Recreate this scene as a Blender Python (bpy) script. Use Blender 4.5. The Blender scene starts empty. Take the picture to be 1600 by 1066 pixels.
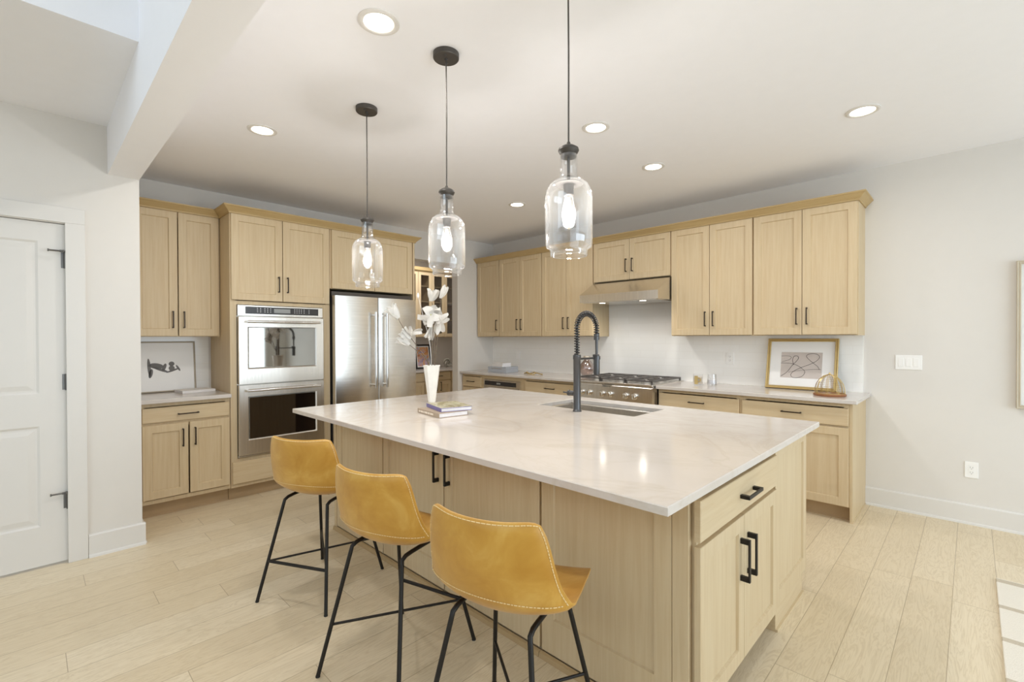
import bpy, bmesh, math, random
from mathutils import Vector, Matrix, Euler
from math import sin, cos, pi, radians as R
random.seed(7)
C = bpy.context.scene
COL = C.collection

# ------------------------------------------------------------------ camera
cam_d = bpy.data.cameras.new('camera'); cam = bpy.data.objects.new('camera', cam_d); COL.objects.link(cam)
YAW, PIT, ROL = R(44.2693), R(0.4576), R(-0.2013)
Fw = Vector((-sin(YAW)*cos(PIT), cos(YAW)*cos(PIT), -sin(PIT)))
Rt = Vector((cos(YAW), sin(YAW), 0)); Up = Rt.cross(Fw)
R2 = Rt*cos(ROL) + Up*sin(ROL); U2 = -Rt*sin(ROL) + Up*cos(ROL)
m3 = Matrix((R2, U2, -Fw)).transposed()
cam.matrix_world = Matrix.Translation((5.0724, -4.8078, 1.3798)) @ m3.to_4x4()
cam_d.sensor_width = 36.0; cam_d.sensor_fit = 'HORIZONTAL'
cam_d.lens = 737.538/1600*36.0
cam_d.clip_start = 0.02
C.camera = cam

# ------------------------------------------------------------------ world, exposure, daylight
C.view_settings.view_transform = 'Standard'; C.view_settings.look = 'None'
C.view_settings.gamma = 1.0; C.view_settings.use_curve_mapping = False
C.view_settings.exposure = 0.0
W = bpy.data.worlds.new('sky'); C.world = W; W.use_nodes = True
bg = W.node_tree.nodes['Background']; bg.inputs[0].default_value = (0.80, 0.90, 1.0, 1); bg.inputs[1].default_value = 1.0
C.cycles.max_bounces = 10; C.cycles.diffuse_bounces = 6; C.cycles.glossy_bounces = 4
C.cycles.transparent_max_bounces = 24; C.cycles.transmission_bounces = 8
C.cycles.sample_clamp_indirect = 4.0
C.cycles.caustics_reflective = False; C.cycles.caustics_refractive = False
C.cycles.use_denoising = True

def area_light(name, loc, direction, sx, sy, power, col, spread=180):
    d = bpy.data.lights.new(name, 'AREA'); d.shape = 'RECTANGLE'; d.size = sx; d.size_y = sy
    d.energy = power; d.color = col; d.spread = R(spread)
    o = bpy.data.objects.new(name, d); COL.objects.link(o); o.location = loc
    o.rotation_euler = Vector(direction).to_track_quat('-Z', 'Y').to_euler()
    return o
DAY = (0.75, 0.885, 1.0)
P_BACK, P_HIGH, P_EAST, P_WEST = 12, 84, 142, 12
area_light('daylight_back_window', (4.7, -9.33, 1.3), (0, 1, 0), 5.6, 2.2, P_BACK, DAY)
area_light('daylight_high_window', (4.9, -9.33, 4.0), (0, 1, -0.15), 5.2, 2.0, P_HIGH, DAY)
area_light('daylight_east_window', (9.33, -2.8, 1.3), (-1, 0, 0), 4.6, 2.2, P_EAST, DAY)
area_light('daylight_east_window_living', (9.33, -7.0, 1.4), (-1, 0, 0), 3.0, 2.2, P_WEST, DAY)

# ------------------------------------------------------------------ materials
MATS = {}
def S(c):  # sRGB 0..255 -> linear
    return tuple(((v/255)/12.92 if v/255 <= .04045 else ((v/255+.055)/1.055)**2.4) for v in c) + (1,)
class NT:
    def __init__(s, name):
        s.m = bpy.data.materials.new(name); s.m.use_nodes = True
        s.t = s.m.node_tree; s.p = s.t.nodes['Principled BSDF']; s.out = s.t.nodes['Material Output']
        MATS[name] = s.m
    def n(s, typ, **k):
        nd = s.t.nodes.new('ShaderNode'+typ)
        for a, b in k.items(): setattr(nd, a, b)
        return nd
    def l(s, a, b): s.t.links.new(a, b)
    def setp(s, **k):
        for a, b in k.items(): s.p.inputs[a.replace('_', ' ')].default_value = b
    def math(s, op, a, b=None, c=None):
        nd = s.n('Math', operation=op)
        for i, v in enumerate((a, b, c)):
            if v is None: continue
            if hasattr(v, 'is_linked') or hasattr(v, 'links'): s.l(v, nd.inputs[i])
            else: nd.inputs[i].default_value = v
        return nd.outputs[0]
    def coords(s, scale=(1, 1, 1), rnd=0.0):
        tc = s.n('TexCoord'); mp = s.n('Mapping'); mp.inputs['Scale'].default_value = scale
        if rnd:
            oi = s.n('ObjectInfo'); vm = s.n('VectorMath', operation='SCALE'); cb = s.n('CombineXYZ')
            for i in range(3): s.l(oi.outputs['Random'], cb.inputs[i])
            s.l(cb.outputs[0], vm.inputs[0]); vm.inputs['Scale'].default_value = rnd
            ad = s.n('VectorMath', operation='ADD'); s.l(tc.outputs['Object'], ad.inputs[0]); s.l(vm.outputs[0], ad.inputs[1])
            s.l(ad.outputs[0], mp.inputs['Vector'])
        else: s.l(tc.outputs['Object'], mp.inputs['Vector'])
        return mp.outputs[0]
    def noise(s, vec, scale, detail=3, rough=.5, dist=0.0):
        nd = s.n('TexNoise'); nd.inputs['Scale'].default_value = scale; nd.inputs['Detail'].default_value = detail
        nd.inputs['Roughness'].default_value = rough; nd.inputs['Distortion'].default_value = dist
        s.l(vec, nd.inputs['Vector']); return nd.outputs['Fac']
    def ramp(s, fac, stops):
        r = s.n('ValToRGB'); e = r.color_ramp.elements
        while len(e) < len(stops): e.new(.5)
        for i, (p, c) in enumerate(stops):
            e[i].position = p; e[i].color = c
        s.l(fac, r.inputs['Fac']); return r.outputs['Color']
    def mix(s, fac, a, b, mode='MIX'):
        m = s.n('Mix', data_type='RGBA', blend_type=mode)
        for i, v in ((0, fac), (6, a), (7, b)):
            if hasattr(v, 'links'): s.l(v, m.inputs[i])
            else: m.inputs[i].default_value = v
        return m.outputs[2]
    def bump(s, h, strength=.2, dist=.002):
        b = s.n('Bump'); b.inputs['Strength'].default_value = strength; b.inputs['Distance'].default_value = dist
        s.l(h, b.inputs['Height']); s.l(b.outputs[0], s.p.inputs['Normal'])

def plain(name, col, rough=.5, metal=0.0, var=.04, scale=12, **k):
    t = NT(name); c = S(col)
    v = t.coords(); f = t.noise(v, scale, 3)
    lo = tuple(x*(1-var) for x in c[:3])+(1,); hi = tuple(min(1, x*(1+var)) for x in c[:3])+(1,)
    t.l(t.ramp(f, [(.3, lo), (.7, hi)]), t.p.inputs['Base Color'])
    t.setp(Roughness=rough, Metallic=metal, **k)
    return t

def wood(name, base, dark, horizontal=False, rough=.5):
    t = NT(name)
    sc = (2.0, 2.0, 34) if horizontal else (34, 34, 1.6)
    v = t.coords(sc, rnd=7.0); f = t.noise(v, 1.6, 5, .6, .25)
    sc2 = (1.0, 1.0, 7) if horizontal else (7, 7, .8)
    v2 = t.coords(sc2, rnd=5.0); g = t.noise(v2, 1.0, 3, .5, .4)
    c = t.ramp(f, [(.28, S(dark)), (.62, S(base))])
    c = t.mix(t.math('MULTIPLY', g, .35), c, S(tuple(x*.93 for x in base)))
    t.l(c, t.p.inputs['Base Color']); t.setp(Roughness=rough)
    t.bump(f, .06, .001)
    return t
WOOD_B, WOOD_D = (210, 190, 155), (200, 176, 138)
wood('maple_upright', WOOD_B, WOOD_D); wood('maple_level', WOOD_B, WOOD_D, True)
wood('maple_crown', (188, 163, 116), (178, 150, 102), True)
plain('wall_paint', (222, 218, 212), .85, var=.006)
plain('ceiling_paint', (244, 244, 247), .9, var=.006)
plain('trim_paint', (222, 219, 214), .45, var=.004)
plain('plate_white', (244, 243, 240), .35, var=.004)
plain('slot_grey', (120, 118, 114), .6)
plain('black_metal', (44, 41, 38), .42, .6)
plain('bronze_dark', (58, 48, 40), .4, .7)
plain('gunmetal', (92, 92, 93), .36, .85)
plain('grey_metal', (110, 108, 105), .4, .8)
plain('pendant_metal', (84, 80, 76), .45, .6)
plain('gold', (208, 182, 122), .28, .85)
plain('gold_paint', (198, 172, 116), .32, .5)
plain('brass_wire', (170, 146, 92), .35, .8)
plain('mat_board', (243, 242, 240), .8, var=.004)
plain('art_taupe', (203, 193, 186), .8)
plain('art_ink', (66, 60, 60), .8)
plain('art_grey', (150, 148, 146), .85)
plain('art_grey_dark', (120, 118, 117), .85)
plain('champagne', (196, 186, 170), .4, .4)
plain('linen_frame', (200, 190, 170), .7)
plain('page_white', (236, 234, 236), .8, var=.03, scale=60)
plain('book_white', (232, 229, 226), .6)
plain('book_violet', (120, 112, 158), .5)
plain('book_brown', (168, 150, 130), .6)
plain('lettering_cream', (226, 214, 198), .6)
plain('grey_shagreen', (176, 180, 186), .55, var=.12, scale=180)
plain('vase_stone', (243, 240, 232), .35, var=.05, scale=14)
plain('petal', (250, 248, 244), .6, var=.02, Subsurface_Weight=0.0)
plain('petal_heart', (206, 208, 130), .6)
plain('twig', (110, 96, 80), .7)
plain('knot_grey', (158, 154, 142), .6)
plain('walnut_disc', (150, 98, 60), .4, var=.15, scale=20)
plain('black_frame', (36, 33, 32), .4)
plain('thread', (232, 206, 150), .7)
plain('rubber', (40, 38, 36), .8)
plain('toe_wood_shaded', (176, 150, 114), .6)  # cabinet brown darkened, shade of the toe recess put into the colour
plain('iron', (104, 100, 97), .42, .5)
plain('burner', (176, 172, 166), .4, .6)
plain('control_black', (52, 50, 50), .25)
plain('button_grey', (205, 205, 205), .5)
plain('screen_grey', (150, 152, 150), .3)
plain('vent_dark', (86, 80, 74), .5, .5)
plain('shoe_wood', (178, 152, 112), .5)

def steel():
    t = NT('stainless'); v = t.coords((3, 3, 160)); f = t.noise(v, 1.0, 3)
    t.l(t.ramp(f, [(.3, S((222, 219, 214))), (.7, S((236, 233, 228)))]), t.p.inputs['Base Color'])
    t.setp(Metallic=1.0, Roughness=.24)
    if 'Anisotropic' in t.p.inputs: t.setp(Anisotropic=.5)
steel()
def steel2():
    t = NT('stainless_level'); v = t.coords((160, 3, 3)); f = t.noise(v, 1.0, 3)
    t.l(t.ramp(f, [(.3, S((216, 211, 203))), (.7, S((232, 227, 219)))]), t.p.inputs['Base Color'])
    t.setp(Metallic=1.0, Roughness=.27)
steel2()
plain('chrome', (226, 224, 220), .12, 1.0, var=.01)
def dark_glass(name, col, rough):
    t = NT(name); v = t.coords(); f = t.noise(v, 4, 2)
    t.l(t.ramp(f, [(.3, S(col)), (.7, S(tuple(x*1.1 for x in col)))]), t.p.inputs['Base Color'])
    t.setp(Roughness=rough, Specular_IOR_Level=.9, Coat_Weight=.6, Coat_Roughness=.02)
    t.p.inputs['Coat IOR'].default_value = 1.9
dark_glass('oven_glass', (22, 16, 14), .05)
def mirror_glass():
    t = NT('oven_mirror_glass'); v = t.coords(); f = t.noise(v, 3, 2)
    t.l(t.ramp(f, [(.3, S((150, 147, 142))), (.7, S((160, 157, 152)))]), t.p.inputs['Base Color'])
    t.setp(Metallic=1.0, Roughness=.03)
mirror_glass()
def clear_glass(name, edge=.75, body=.05, tint=(1, 1, 1)):
    t = NT(name); t.t.nodes.remove(t.p)
    tr = t.n('BsdfTransparent'); tr.inputs[0].default_value = tint+(1,)
    gl = t.n('BsdfGlossy'); gl.inputs['Roughness'].default_value = .02
    df = t.n('BsdfTranslucent'); df.inputs[0].default_value = (.92, .92, .9, 1)
    lw = t.n('LayerWeight'); lw.inputs['Blend'].default_value = .22
    v = t.coords((1, 1, .3)); f = t.noise(v, 30, 2)
    fac = t.math('MULTIPLY_ADD', lw.outputs['Facing'], edge, body)
    fac = t.math('MULTIPLY', fac, t.math('MULTIPLY_ADD', f, .4, .8))
    mx = t.n('MixShader'); t.l(fac, mx.inputs[0]); t.l(tr.outputs[0], mx.inputs[1])
    mg = t.n('MixShader'); mg.inputs[0].default_value = .06; t.l(gl.outputs[0], mg.inputs[1]); t.l(df.outputs[0], mg.inputs[2])
    t.l(mg.outputs[0], mx.inputs[2]); t.l(mx.outputs[0], t.out.inputs['Surface'])
clear_glass('pendant_glass', .85, .035)
clear_glass('tumbler_glass', .6, .06)
clear_glass('cabinet_glass', .4, .05, (.80, .79, .77))
clear_glass('rose_glass', .9, .22, (.86, .76, .72))
def emit(name, col, strength):
    t = NT(name); t.setp(Base_Color=S(col), Emission_Color=S(col), Emission_Strength=strength)
emit('lamp_lens', (255, 246, 230), 9.0)
emit('bulb_glow', (255, 238, 205), 14.0)
emit('hood_lamp', (255, 242, 220), 7.0)

def leather():
    t = NT('tan_leather'); v = t.coords((1, 1, 1), rnd=9.0)
    f = t.noise(v, 7, 4, .6, .6); g = t.noise(v, 60, 3)
    c = t.ramp(f, [(.30, S((182, 130, 38))), (.55, S((196, 147, 56))), (.78, S((213, 170, 84)))])
    t.l(c, t.p.inputs['Base Color']); t.setp(Roughness=.42, Specular_IOR_Level=.5, Sheen_Weight=.15)
    t.bump(g, .08, .001)
leather()
def quartz():
    t = NT('white_quartz'); v = t.coords((1, 1, 1))
    w = t.noise(v, 1.3, 5, .6, 1.2)
    vein = t.math('ABSOLUTE', t.math('SUBTRACT', w, .5)); vein = t.math('MULTIPLY', vein, 26.0)
    v2 = t.coords((.8, 1.7, 1)); k = t.noise(v2, 2.3, 4, .6, 1.0)
    vein2 = t.math('MULTIPLY', t.math('ABSOLUTE', t.math('SUBTRACT', k, .52)), 30.0)
    cl = t.noise(v, 2.0, 4)
    base = t.ramp(cl, [(.3, S((208, 199, 190))), (.7, S((216, 208, 200)))])
    c1 = t.mix(t.ramp(vein, [(0, (.35, .35, .35, 1)), (1, (0, 0, 0, 1))]), base, S((196, 184, 168)))
    c2 = t.mix(t.ramp(vein2, [(0, (.22, .22, .22, 1)), (1, (0, 0, 0, 1))]), c1, S((200, 189, 174)))
    t.l(c2, t.p.inputs['Base Color']); t.setp(Roughness=.12, Specular_IOR_Level=.5)
quartz()
def counter_white():
    t = NT('counter_quartz'); v = t.coords(); cl = t.noise(v, 4, 5, .6, .6)
    t.l(t.ramp(cl, [(.35, S((203, 196, 190))), (.6, S((210, 204, 198)))]), t.p.inputs['Base Color']); t.setp(Roughness=.14)
counter_white()
def floor_mat():
    t = NT('oak_planks'); tc = t.n('TexCoord'); sp = t.n('SeparateXYZ'); t.l(tc.outputs['Object'], sp.inputs[0])
    x, y = sp.outputs[0], sp.outputs[1]
    WD, LN = .1735, 1.22
    xs = t.math('DIVIDE', t.math('SUBTRACT', x, 4.655), WD); row = t.math('FLOOR', xs); fx = t.math('FRACT', xs)
    wn = t.n('TexWhiteNoise', noise_dimensions='1D'); t.l(row, wn.inputs['W'])
    ys = t.math('ADD', t.math('DIVIDE', y, LN), t.math('MULTIPLY', wn.outputs['Value'], 7.0)); col = t.math('FLOOR', ys); fy = t.math('FRACT', ys)
    cb = t.n('CombineXYZ'); t.l(row, cb.inputs[0]); t.l(col, cb.inputs[1])
    w2 = t.n('TexWhiteNoise', noise_dimensions='3D'); t.l(cb.outputs[0], w2.inputs['Vector'])
    # grain, shifted for each plank
    sc = t.n('VectorMath', operation='SCALE'); t.l(w2.outputs['Color'], sc.inputs[0]); sc.inputs['Scale'].default_value = 40
    ad = t.n('VectorMath', operation='ADD'); t.l(tc.outputs['Object'], ad.inputs[0]); t.l(sc.outputs[0], ad.inputs[1])
    mp = t.n('Mapping'); mp.inputs['Scale'].default_value = (11, 1.2, 1); t.l(ad.outputs[0], mp.inputs[0])
    g = t.noise(mp.outputs[0], 1.4, 5, .6, 1.6)
    rings = t.math('PINGPONG', t.math('MULTIPLY', g, 9.0), .5)
    mp2 = t.n('Mapping'); mp2.inputs['Scale'].default_value = (90, 3.0, 1); t.l(ad.outputs[0], mp2.inputs[0])
    fine = t.noise(mp2.outputs[0], 1.5, 4)
    base = t.ramp(w2.outputs['Value'], [(0, S((213, 196, 165))), (.5, S((220, 204, 174))), (1, S((227, 213, 186)))])
    c = t.mix(t.math('MULTIPLY', t.math('POWER', t.math('MULTIPLY', t.math('SUBTRACT', .5, rings), 2.0), 2.0), .42), base, S((178, 155, 116)))
    c = t.mix(t.math('MULTIPLY', fine, .28), c, S((232, 221, 197)))
    def edge(f, wdt):
        d = t.math('MINIMUM', f, t.math('SUBTRACT', 1.0, f)); return t.math('LESS_THAN', d, wdt)
    gap = t.math('MAXIMUM', edge(fx, .0085), edge(fy, .0012))
    c = t.mix(t.math('MULTIPLY', gap, .6), c, S((140, 118, 84)))
    t.l(c, t.p.inputs['Base Color']); t.setp(Roughness=.36, Specular_IOR_Level=.45)
    t.bump(t.math('SUBTRACT', t.math('MULTIPLY', fine, .15), gap), .12, .002)
floor_mat()
def tile():
    t = NT('white_tile'); tc = t.n('TexCoord'); sp = t.n('SeparateXYZ'); t.l(tc.outputs['Object'], sp.inputs[0])
    u = t.math('ADD', sp.outputs[0], sp.outputs[1]); z = sp.outputs[2]
    cb = t.n('CombineXYZ'); t.l(u, cb.inputs[0]); t.l(z, cb.inputs[1])
    br = t.n('TexBrick'); t.l(cb.outputs[0], br.inputs['Vector'])
    br.inputs['Scale'].default_value = 1.0; br.inputs['Brick Width'].default_value = .30; br.inputs['Row Height'].default_value = .0765
    br.inputs['Mortar Size'].default_value = .0010; br.inputs['Mortar Smooth'].default_value = .3
    br.inputs['Color1'].default_value = S((247, 246, 243)); br.inputs['Color2'].default_value = S((244, 243, 239)); br.inputs['Mortar'].default_value = S((236, 233, 228))
    t.l(br.outputs['Color'], t.p.inputs['Base Color']); t.setp(Roughness=.16)
    v = t.coords((8, 8, 30)); f = t.noise(v, 1.0, 2)
    h = t.math('SUBTRACT', t.math('MULTIPLY', f, .5), br.outputs['Fac']); t.bump(h, .10, .002)
tile()
def rug_mat():
    t = NT('rug_weave'); tc = t.n('TexCoord'); sp = t.n('SeparateXYZ'); t.l(tc.outputs['Object'], sp.inputs[0])
    x, y = sp.outputs[0], sp.outputs[1]
    def band(v, period, off, w):
        f = t.math('FRACT', t.math('DIVIDE', t.math('ADD', v, off), period)); return t.math('LESS_THAN', f, w)
    b = t.math('MAXIMUM', t.math('MAXIMUM', band(x, .42, .30, .10), band(y, .36, .05, .11)), band(y, 2.9, .06, .012))
    tcn = t.coords((260, 90, 90)); f = t.noise(tcn, 1, 2)
    c = t.mix(b, S((232, 226, 214)), S((192, 180, 160)))
    c = t.mix(t.math('MULTIPLY', f, .3), c, S((210, 200, 182)))
    t.l(c, t.p.inputs['Base Color']); t.setp(Roughness=.95); t.bump(f, .5, .004)
rug_mat()
def colour_art():
    t = NT('colour_art'); v = t.coords((9, 9, 9)); f = t.noise(v, 1.0, 3, .5, 1.5)
    c = t.ramp(f, [(.30, S((120, 110, 140))), (.42, S((190, 170, 190))), (.52, S((214, 160, 96))), (.6, S((190, 120, 80))), (.72, S((180, 160, 170)))])
    t.l(c, t.p.inputs['Base Color']); t.setp(Roughness=.6)
colour_art()
def cover_art():
    t = NT('cover_art'); v = t.coords((14, 20, 9)); f = t.noise(v, 1.0, 4, .6, .8)
    c = t.ramp(f, [(.30, S((96, 88, 70))), (.45, S((160, 150, 110))), (.55, S((196, 190, 170))), (.68, S((150, 150, 90))), (.8, S((206, 202, 190)))])
    t.l(c, t.p.inputs['Base Color']); t.setp(Roughness=.35)
cover_art()

# ------------------------------------------------------------------ mesh builder
class B:
    def __init__(s): s.bm = bmesh.new()
    def box(s, x0, y0, z0, x1, y1, z1, bev=0.0, M=None, seg=1):
        x0, x1 = min(x0, x1), max(x0, x1); y0, y1 = min(y0, y1), max(y0, y1); z0, z1 = min(z0, z1), max(z0, z1)
        t = bmesh.new()
        bmesh.ops.create_cube(t, size=1.0, matrix=Matrix.Translation(((x0+x1)/2, (y0+y1)/2, (z0+z1)/2)) @ Matrix.Diagonal((x1-x0, y1-y0, z1-z0, 1)))
        if bev: bmesh.ops.bevel(t, geom=t.edges[:], offset=bev, segments=seg, affect='EDGES', profile=.5)
        return s.join(t, M)
    def join(s, t, M=None):
        if M is not None: bmesh.ops.transform(t, matrix=M, verts=t.verts)
        me = bpy.data.meshes.new('tmp'); t.to_mesh(me); t.free(); s.bm.from_mesh(me); bpy.data.meshes.remove(me); return s
    def prism(s, poly, axis, a0, a1):   # polygon of 2d points extruded along an axis
        def P(p, a): return {'x': (a, p[0], p[1]), 'y': (p[0], a, p[1]), 'z': (p[0], p[1], a)}[axis]
        v0 = [s.bm.verts.new(P(p, a0)) for p in poly]; v1 = [s.bm.verts.new(P(p, a1)) for p in poly]; n = len(poly)
        s.bm.faces.new(v0); s.bm.faces.new(v1[::-1])
        for i in range(n): s.bm.faces.new((v0[i], v1[i], v1[(i+1) % n], v0[(i+1) % n]))
        return s
    def lathe(s, prof, n=32, c=(0, 0, 0), M=None, closed=False):
        t = bmesh.new(); rings = []
        for r, z in prof:
            if r < 1e-6: rings.append([t.verts.new((c[0], c[1], c[2]+z))])
            else: rings.append([t.verts.new((c[0]+r*cos(2*pi*i/n), c[1]+r*sin(2*pi*i/n), c[2]+z)) for i in range(n)])
        prs = list(zip(rings, rings[1:]))
        if closed: prs.append((rings[-1], rings[0]))
        for a, b in prs:
            for i in range(n):
                j = (i+1) % n
                if len(a) == 1 and len(b) == 1: continue
                if len(a) == 1: t.faces.new((a[0], b[j], b[i]))
                elif len(b) == 1: t.faces.new((a[i], a[j], b[0]))
                else: t.faces.new((a[i], a[j], b[j], b[i]))
        if not closed:
            if len(rings[0]) > 1: t.faces.new(rings[0][::-1])
            if len(rings[-1]) > 1: t.faces.new(rings[-1])
        return s.join(t, M)
    def tube(s, pts, r, n=10, closed=False, caps=True):
        pts = [Vector(p) for p in pts]; t = bmesh.new(); rings = []; N = len(pts)
        rs = r if isinstance(r, (list, tuple)) else [r]*N
        up = None
        for i, p in enumerate(pts):
            a = pts[i-1] if (i > 0 or closed) else p; b = pts[(i+1) % N] if (i < N-1 or closed) else p
            d = (b-a).normalized()
            if up is None:
                up = Vector((0, 0, 1)) if abs(d.z) < .9 else Vector((1, 0, 0))
            u = (up - d*up.dot(d)).normalized(); w = d.cross(u); up = u
            rings.append([t.verts.new(p + (u*cos(2*pi*k/n) + w*sin(2*pi*k/n))*rs[i]) for k in range(n)])
        prs = list(zip(rings, rings[1:]))
        if closed: prs.append((rings[-1], rings[0]))
        for a, b in prs:
            for k in range(n): t.faces.new((a[k], a[(k+1) % n], b[(k+1) % n], b[k]))
        if caps and not closed: t.faces.new(rings[0][::-1]); t.faces.new(rings[-1])
        return s.join(t)
    def rings(s, loops, cap0=True, cap1=True, M=None):  # loops of equal vertex count skinned together
        t = bmesh.new(); vs = [[t.verts.new(p) for p in lp] for lp in loops]; n = len(loops[0])
        for a, b in zip(vs, vs[1:]):
            for k in range(n): t.faces.new((a[k], a[(k+1) % n], b[(k+1) % n], b[k]))
        if cap0: t.faces.new(vs[0][::-1])
        if cap1: t.faces.new(vs[-1])
        return s.join(t, M)
    def mesh(s, name, smooth=None):
        bmesh.ops.recalc_face_normals(s.bm, faces=s.bm.faces)
        me = bpy.data.meshes.new(name); s.bm.to_mesh(me); s.bm.free()
        if smooth:
            me.polygons.foreach_set('use_smooth', [True]*len(me.polygons))
            me.set_sharp_from_angle(angle=R(smooth))
        return me

def link(name, me, mat, parent=None, loc=(0, 0, 0), rz=0, **props):
    o = bpy.data.objects.new(name, me); COL.objects.link(o)
    if mat and not me.materials: me.materials.append(MATS[mat])
    o.location = loc; o.rotation_euler = (0, 0, rz) if not isinstance(rz, tuple) else rz
    if parent: o.parent = parent
    for k, v in props.items(): o[k] = v
    return o
def part(name, b, mat, parent, smooth=35, loc=(0, 0, 0), rz=0, **props):
    return link(name, b.mesh(name, smooth), mat, parent, loc, rz, **props)
def thing(name, label, cat, loc=(0, 0, 0), rz=0, group=None):
    o = bpy.data.objects.new(name, None); COL.objects.link(o); o.empty_display_size = .1
    o.location = loc; o.rotation_euler = (0, 0, rz) if not isinstance(rz, tuple) else rz
    o['label'] = label; o['category'] = cat
    if group: o['group'] = group
    return o
def solo(name, b, mat, label, cat, loc=(0, 0, 0), rz=0, group=None, smooth=35):
    o = link(name, b.mesh(name, smooth), mat, None, loc, rz); o['label'] = label; o['category'] = cat
    if group: o['group'] = group
    return o
def struct(name, b, mat, parent=None, smooth=None):
    o = link(name, b.mesh(name, smooth), mat, parent)
    if not parent: o['kind'] = 'structure'
    return o
def dup(root, loc, label, rz=None):
    def cp(o, par):
        c = o.copy(); COL.objects.link(c)
        if par: c.parent = par
        for ch in [q for q in list(COL.objects) if q.parent == o]: cp(ch, c)
        return c
    r = cp(root, None); r.location = loc; r['label'] = label
    if rz is not None: r.rotation_euler = (0, 0, rz)
    return r

# ------------------------------------------------------------------ the room
H = 2.744; T = .12
NS = -4.28                                   # the niche: end of the wall that holds the white door
b = B(); b.box(-1.75, -9.4, -.12, 9.4, .72, 0); struct('floor', b, 'oak_planks')
b = B()                                       # flat ceiling over kitchen, dining and entry; open over the living room
b.box(-1.75, NS, H, 9.4, .72, H+.25); b.box(-1.75, -9.4, H, 2.325, NS, H+.25); b.box(2.325, NS-.16, H, 9.4, NS, H+.25)
struct('ceiling', b, 'ceiling_paint')
b = B(); b.box(1.083, -4.441, 2.437, 9.3, NS, H); struct('beam', b, 'ceiling_paint')
b = B()
b.box(2.2, -9.4, H+.25, 2.325, -4.441, 5.5); b.box(2.2, -4.441, H+.25, 9.4, NS, 5.5); struct('wall_upper', b, 'wall_paint')
b = B(); b.box(2.2, -9.4, 5.5, 9.4, NS, 5.6); struct('ceiling_high', b, 'ceiling_paint')
b = B(); b.box(0, 0, 0, 9.4, T, H); b.box(-T, 0, 0, 0, .6, H); struct('wall_right', b, 'wall_paint')
OY0, OY1, OZ = -1.74, -.674, 2.385            # pantry opening
b = B(); b.box(-T, NS, 0, 0, OY0, H); b.box(-T, OY1, 0, 0, 0, H); b.box(-T, OY0, OZ, 0, OY1, H)
struct('wall_left', b, 'wall_paint')
DY0, DY1, DZ = -5.47, -4.64, 2.085
b = B(); b.box(-T, NS-T, 0, 1.083, NS, H); b.box(1.083-T, DY1, 0, 1.083, NS-T, H); b.box(1.083-T, DY0, DZ, 1.083, DY1, H); b.box(1.083-T, -9.4, 0, 1.083, DY0, H)
struct('wall_front', b, 'wall_paint')
b = B()                                       # pantry shell
b.box(-1.75, -2.6, 0, -1.63, .72, H); b.box(-1.63, .6, 0, 0, .72, H); b.box(-1.63, -2.6, 0, -T, -2.48, H); struct('wall_pantry', b, 'wall_paint')
# window walls behind and beside the camera
def window_wall(name, axis, pos, a0, a1, ztop, holes):
    b = B(); zs = sorted({0, ztop} | {h[2] for h in holes} | {h[3] for h in holes}); as_ = sorted({a0, a1} | {h[0] for h in holes} | {h[1] for h in holes})
    for i in range(len(as_)-1):
        for j in range(len(zs)-1):
            am, zm = (as_[i]+as_[i+1])/2, (zs[j]+zs[j+1])/2
            if any(h[0] < am < h[1] and h[2] < zm < h[3] for h in holes): continue
            if axis == 'y': b.box(as_[i], pos, zs[j], as_[i+1], pos+T, zs[j+1])
            else: b.box(pos, as_[i], zs[j], pos+T, as_[i+1], zs[j+1])
    return struct(name, b, 'wall_paint')
window_wall('wall_behind', 'y', -9.4, 1.0, 9.4, 5.5, [(1.9, 7.5, .2, 2.4), (2.3, 7.5, 3.0, 5.0)])
window_wall('wall_east', 'x', 9.3, -9.4, 0, 5.5, [(-5.1, -.5, .2, 2.4), (-8.5, -5.5, .3, 2.5)])
def window(n, axis, pos, a0, a1, z0, z1, nm):
    b = B(); w = .05
    def bx(p0, q0, p1, q1):
        if axis == 'y': b.box(p0, pos, q0, p1, pos+.08, q1)
        else: b.box(pos, p0, q0, pos+.08, p1, q1)
    bx(a0, z0, a1, z0+w); bx(a0, z1-w, a1, z1)
    for i in range(nm+1):
        c = a0 + (a1-a0-w)*i/nm; bx(c, z0+w, c+w, z1-w)
    struct('window_%d' % n, b, 'trim_paint')
window(1, 'y', -9.30, 1.9, 7.5, .2, 2.4, 5); window(2, 'y', -9.30, 2.3, 7.5, 3.0, 5.0, 5)
window(3, 'x', 9.22, -5.1, -.5, .2, 2.4, 4); window(4, 'x', 9.22, -8.5, -5.5, .3, 2.5, 3)

# trim and baseboards
def baseboard(name, segs):
    b = B()
    for (x0, y0, x1, y1, nx, ny) in segs:     # run from point to point, (nx,ny) points into the room
        d = Vector((x1-x0, y1-y0, 0)); L = d.length; ang = math.atan2(d.y, d.x)
        sgn = 1 if (Matrix.Rotation(ang, 3, 'Z') @ Vector((0, 1, 0))).dot(Vector((nx, ny, 0))) > 0 else -1
        prof = [(0, 0), (sgn*.026, 0), (sgn*.024, .012), (sgn*.016, .018), (sgn*.016, .135), (sgn*.010, .142), (0, .145)]
        t = B(); t.prism(prof, 'x', 0, L); b.join(t.bm, Matrix.Translation((x0, y0, 0)) @ Matrix.Rotation(ang, 4, 'Z'))
    struct(name, b, 'trim_paint')
baseboard('baseboard_right', [(4.44, -.0, 9.3, -.0, 0, -1)])
baseboard('baseboard_front', [(1.083, -4.55, 1.083, NS+.016, 1, 0), (1.083, NS, .66, NS, 0, 1), (1.083, -9.28, 1.083, -5.56, 1, 0)])
baseboard('baseboard_left', [(0, OY1, 0, -.61, 1, 0), (-T, OY1, 0, OY1, 0, -1)])
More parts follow.
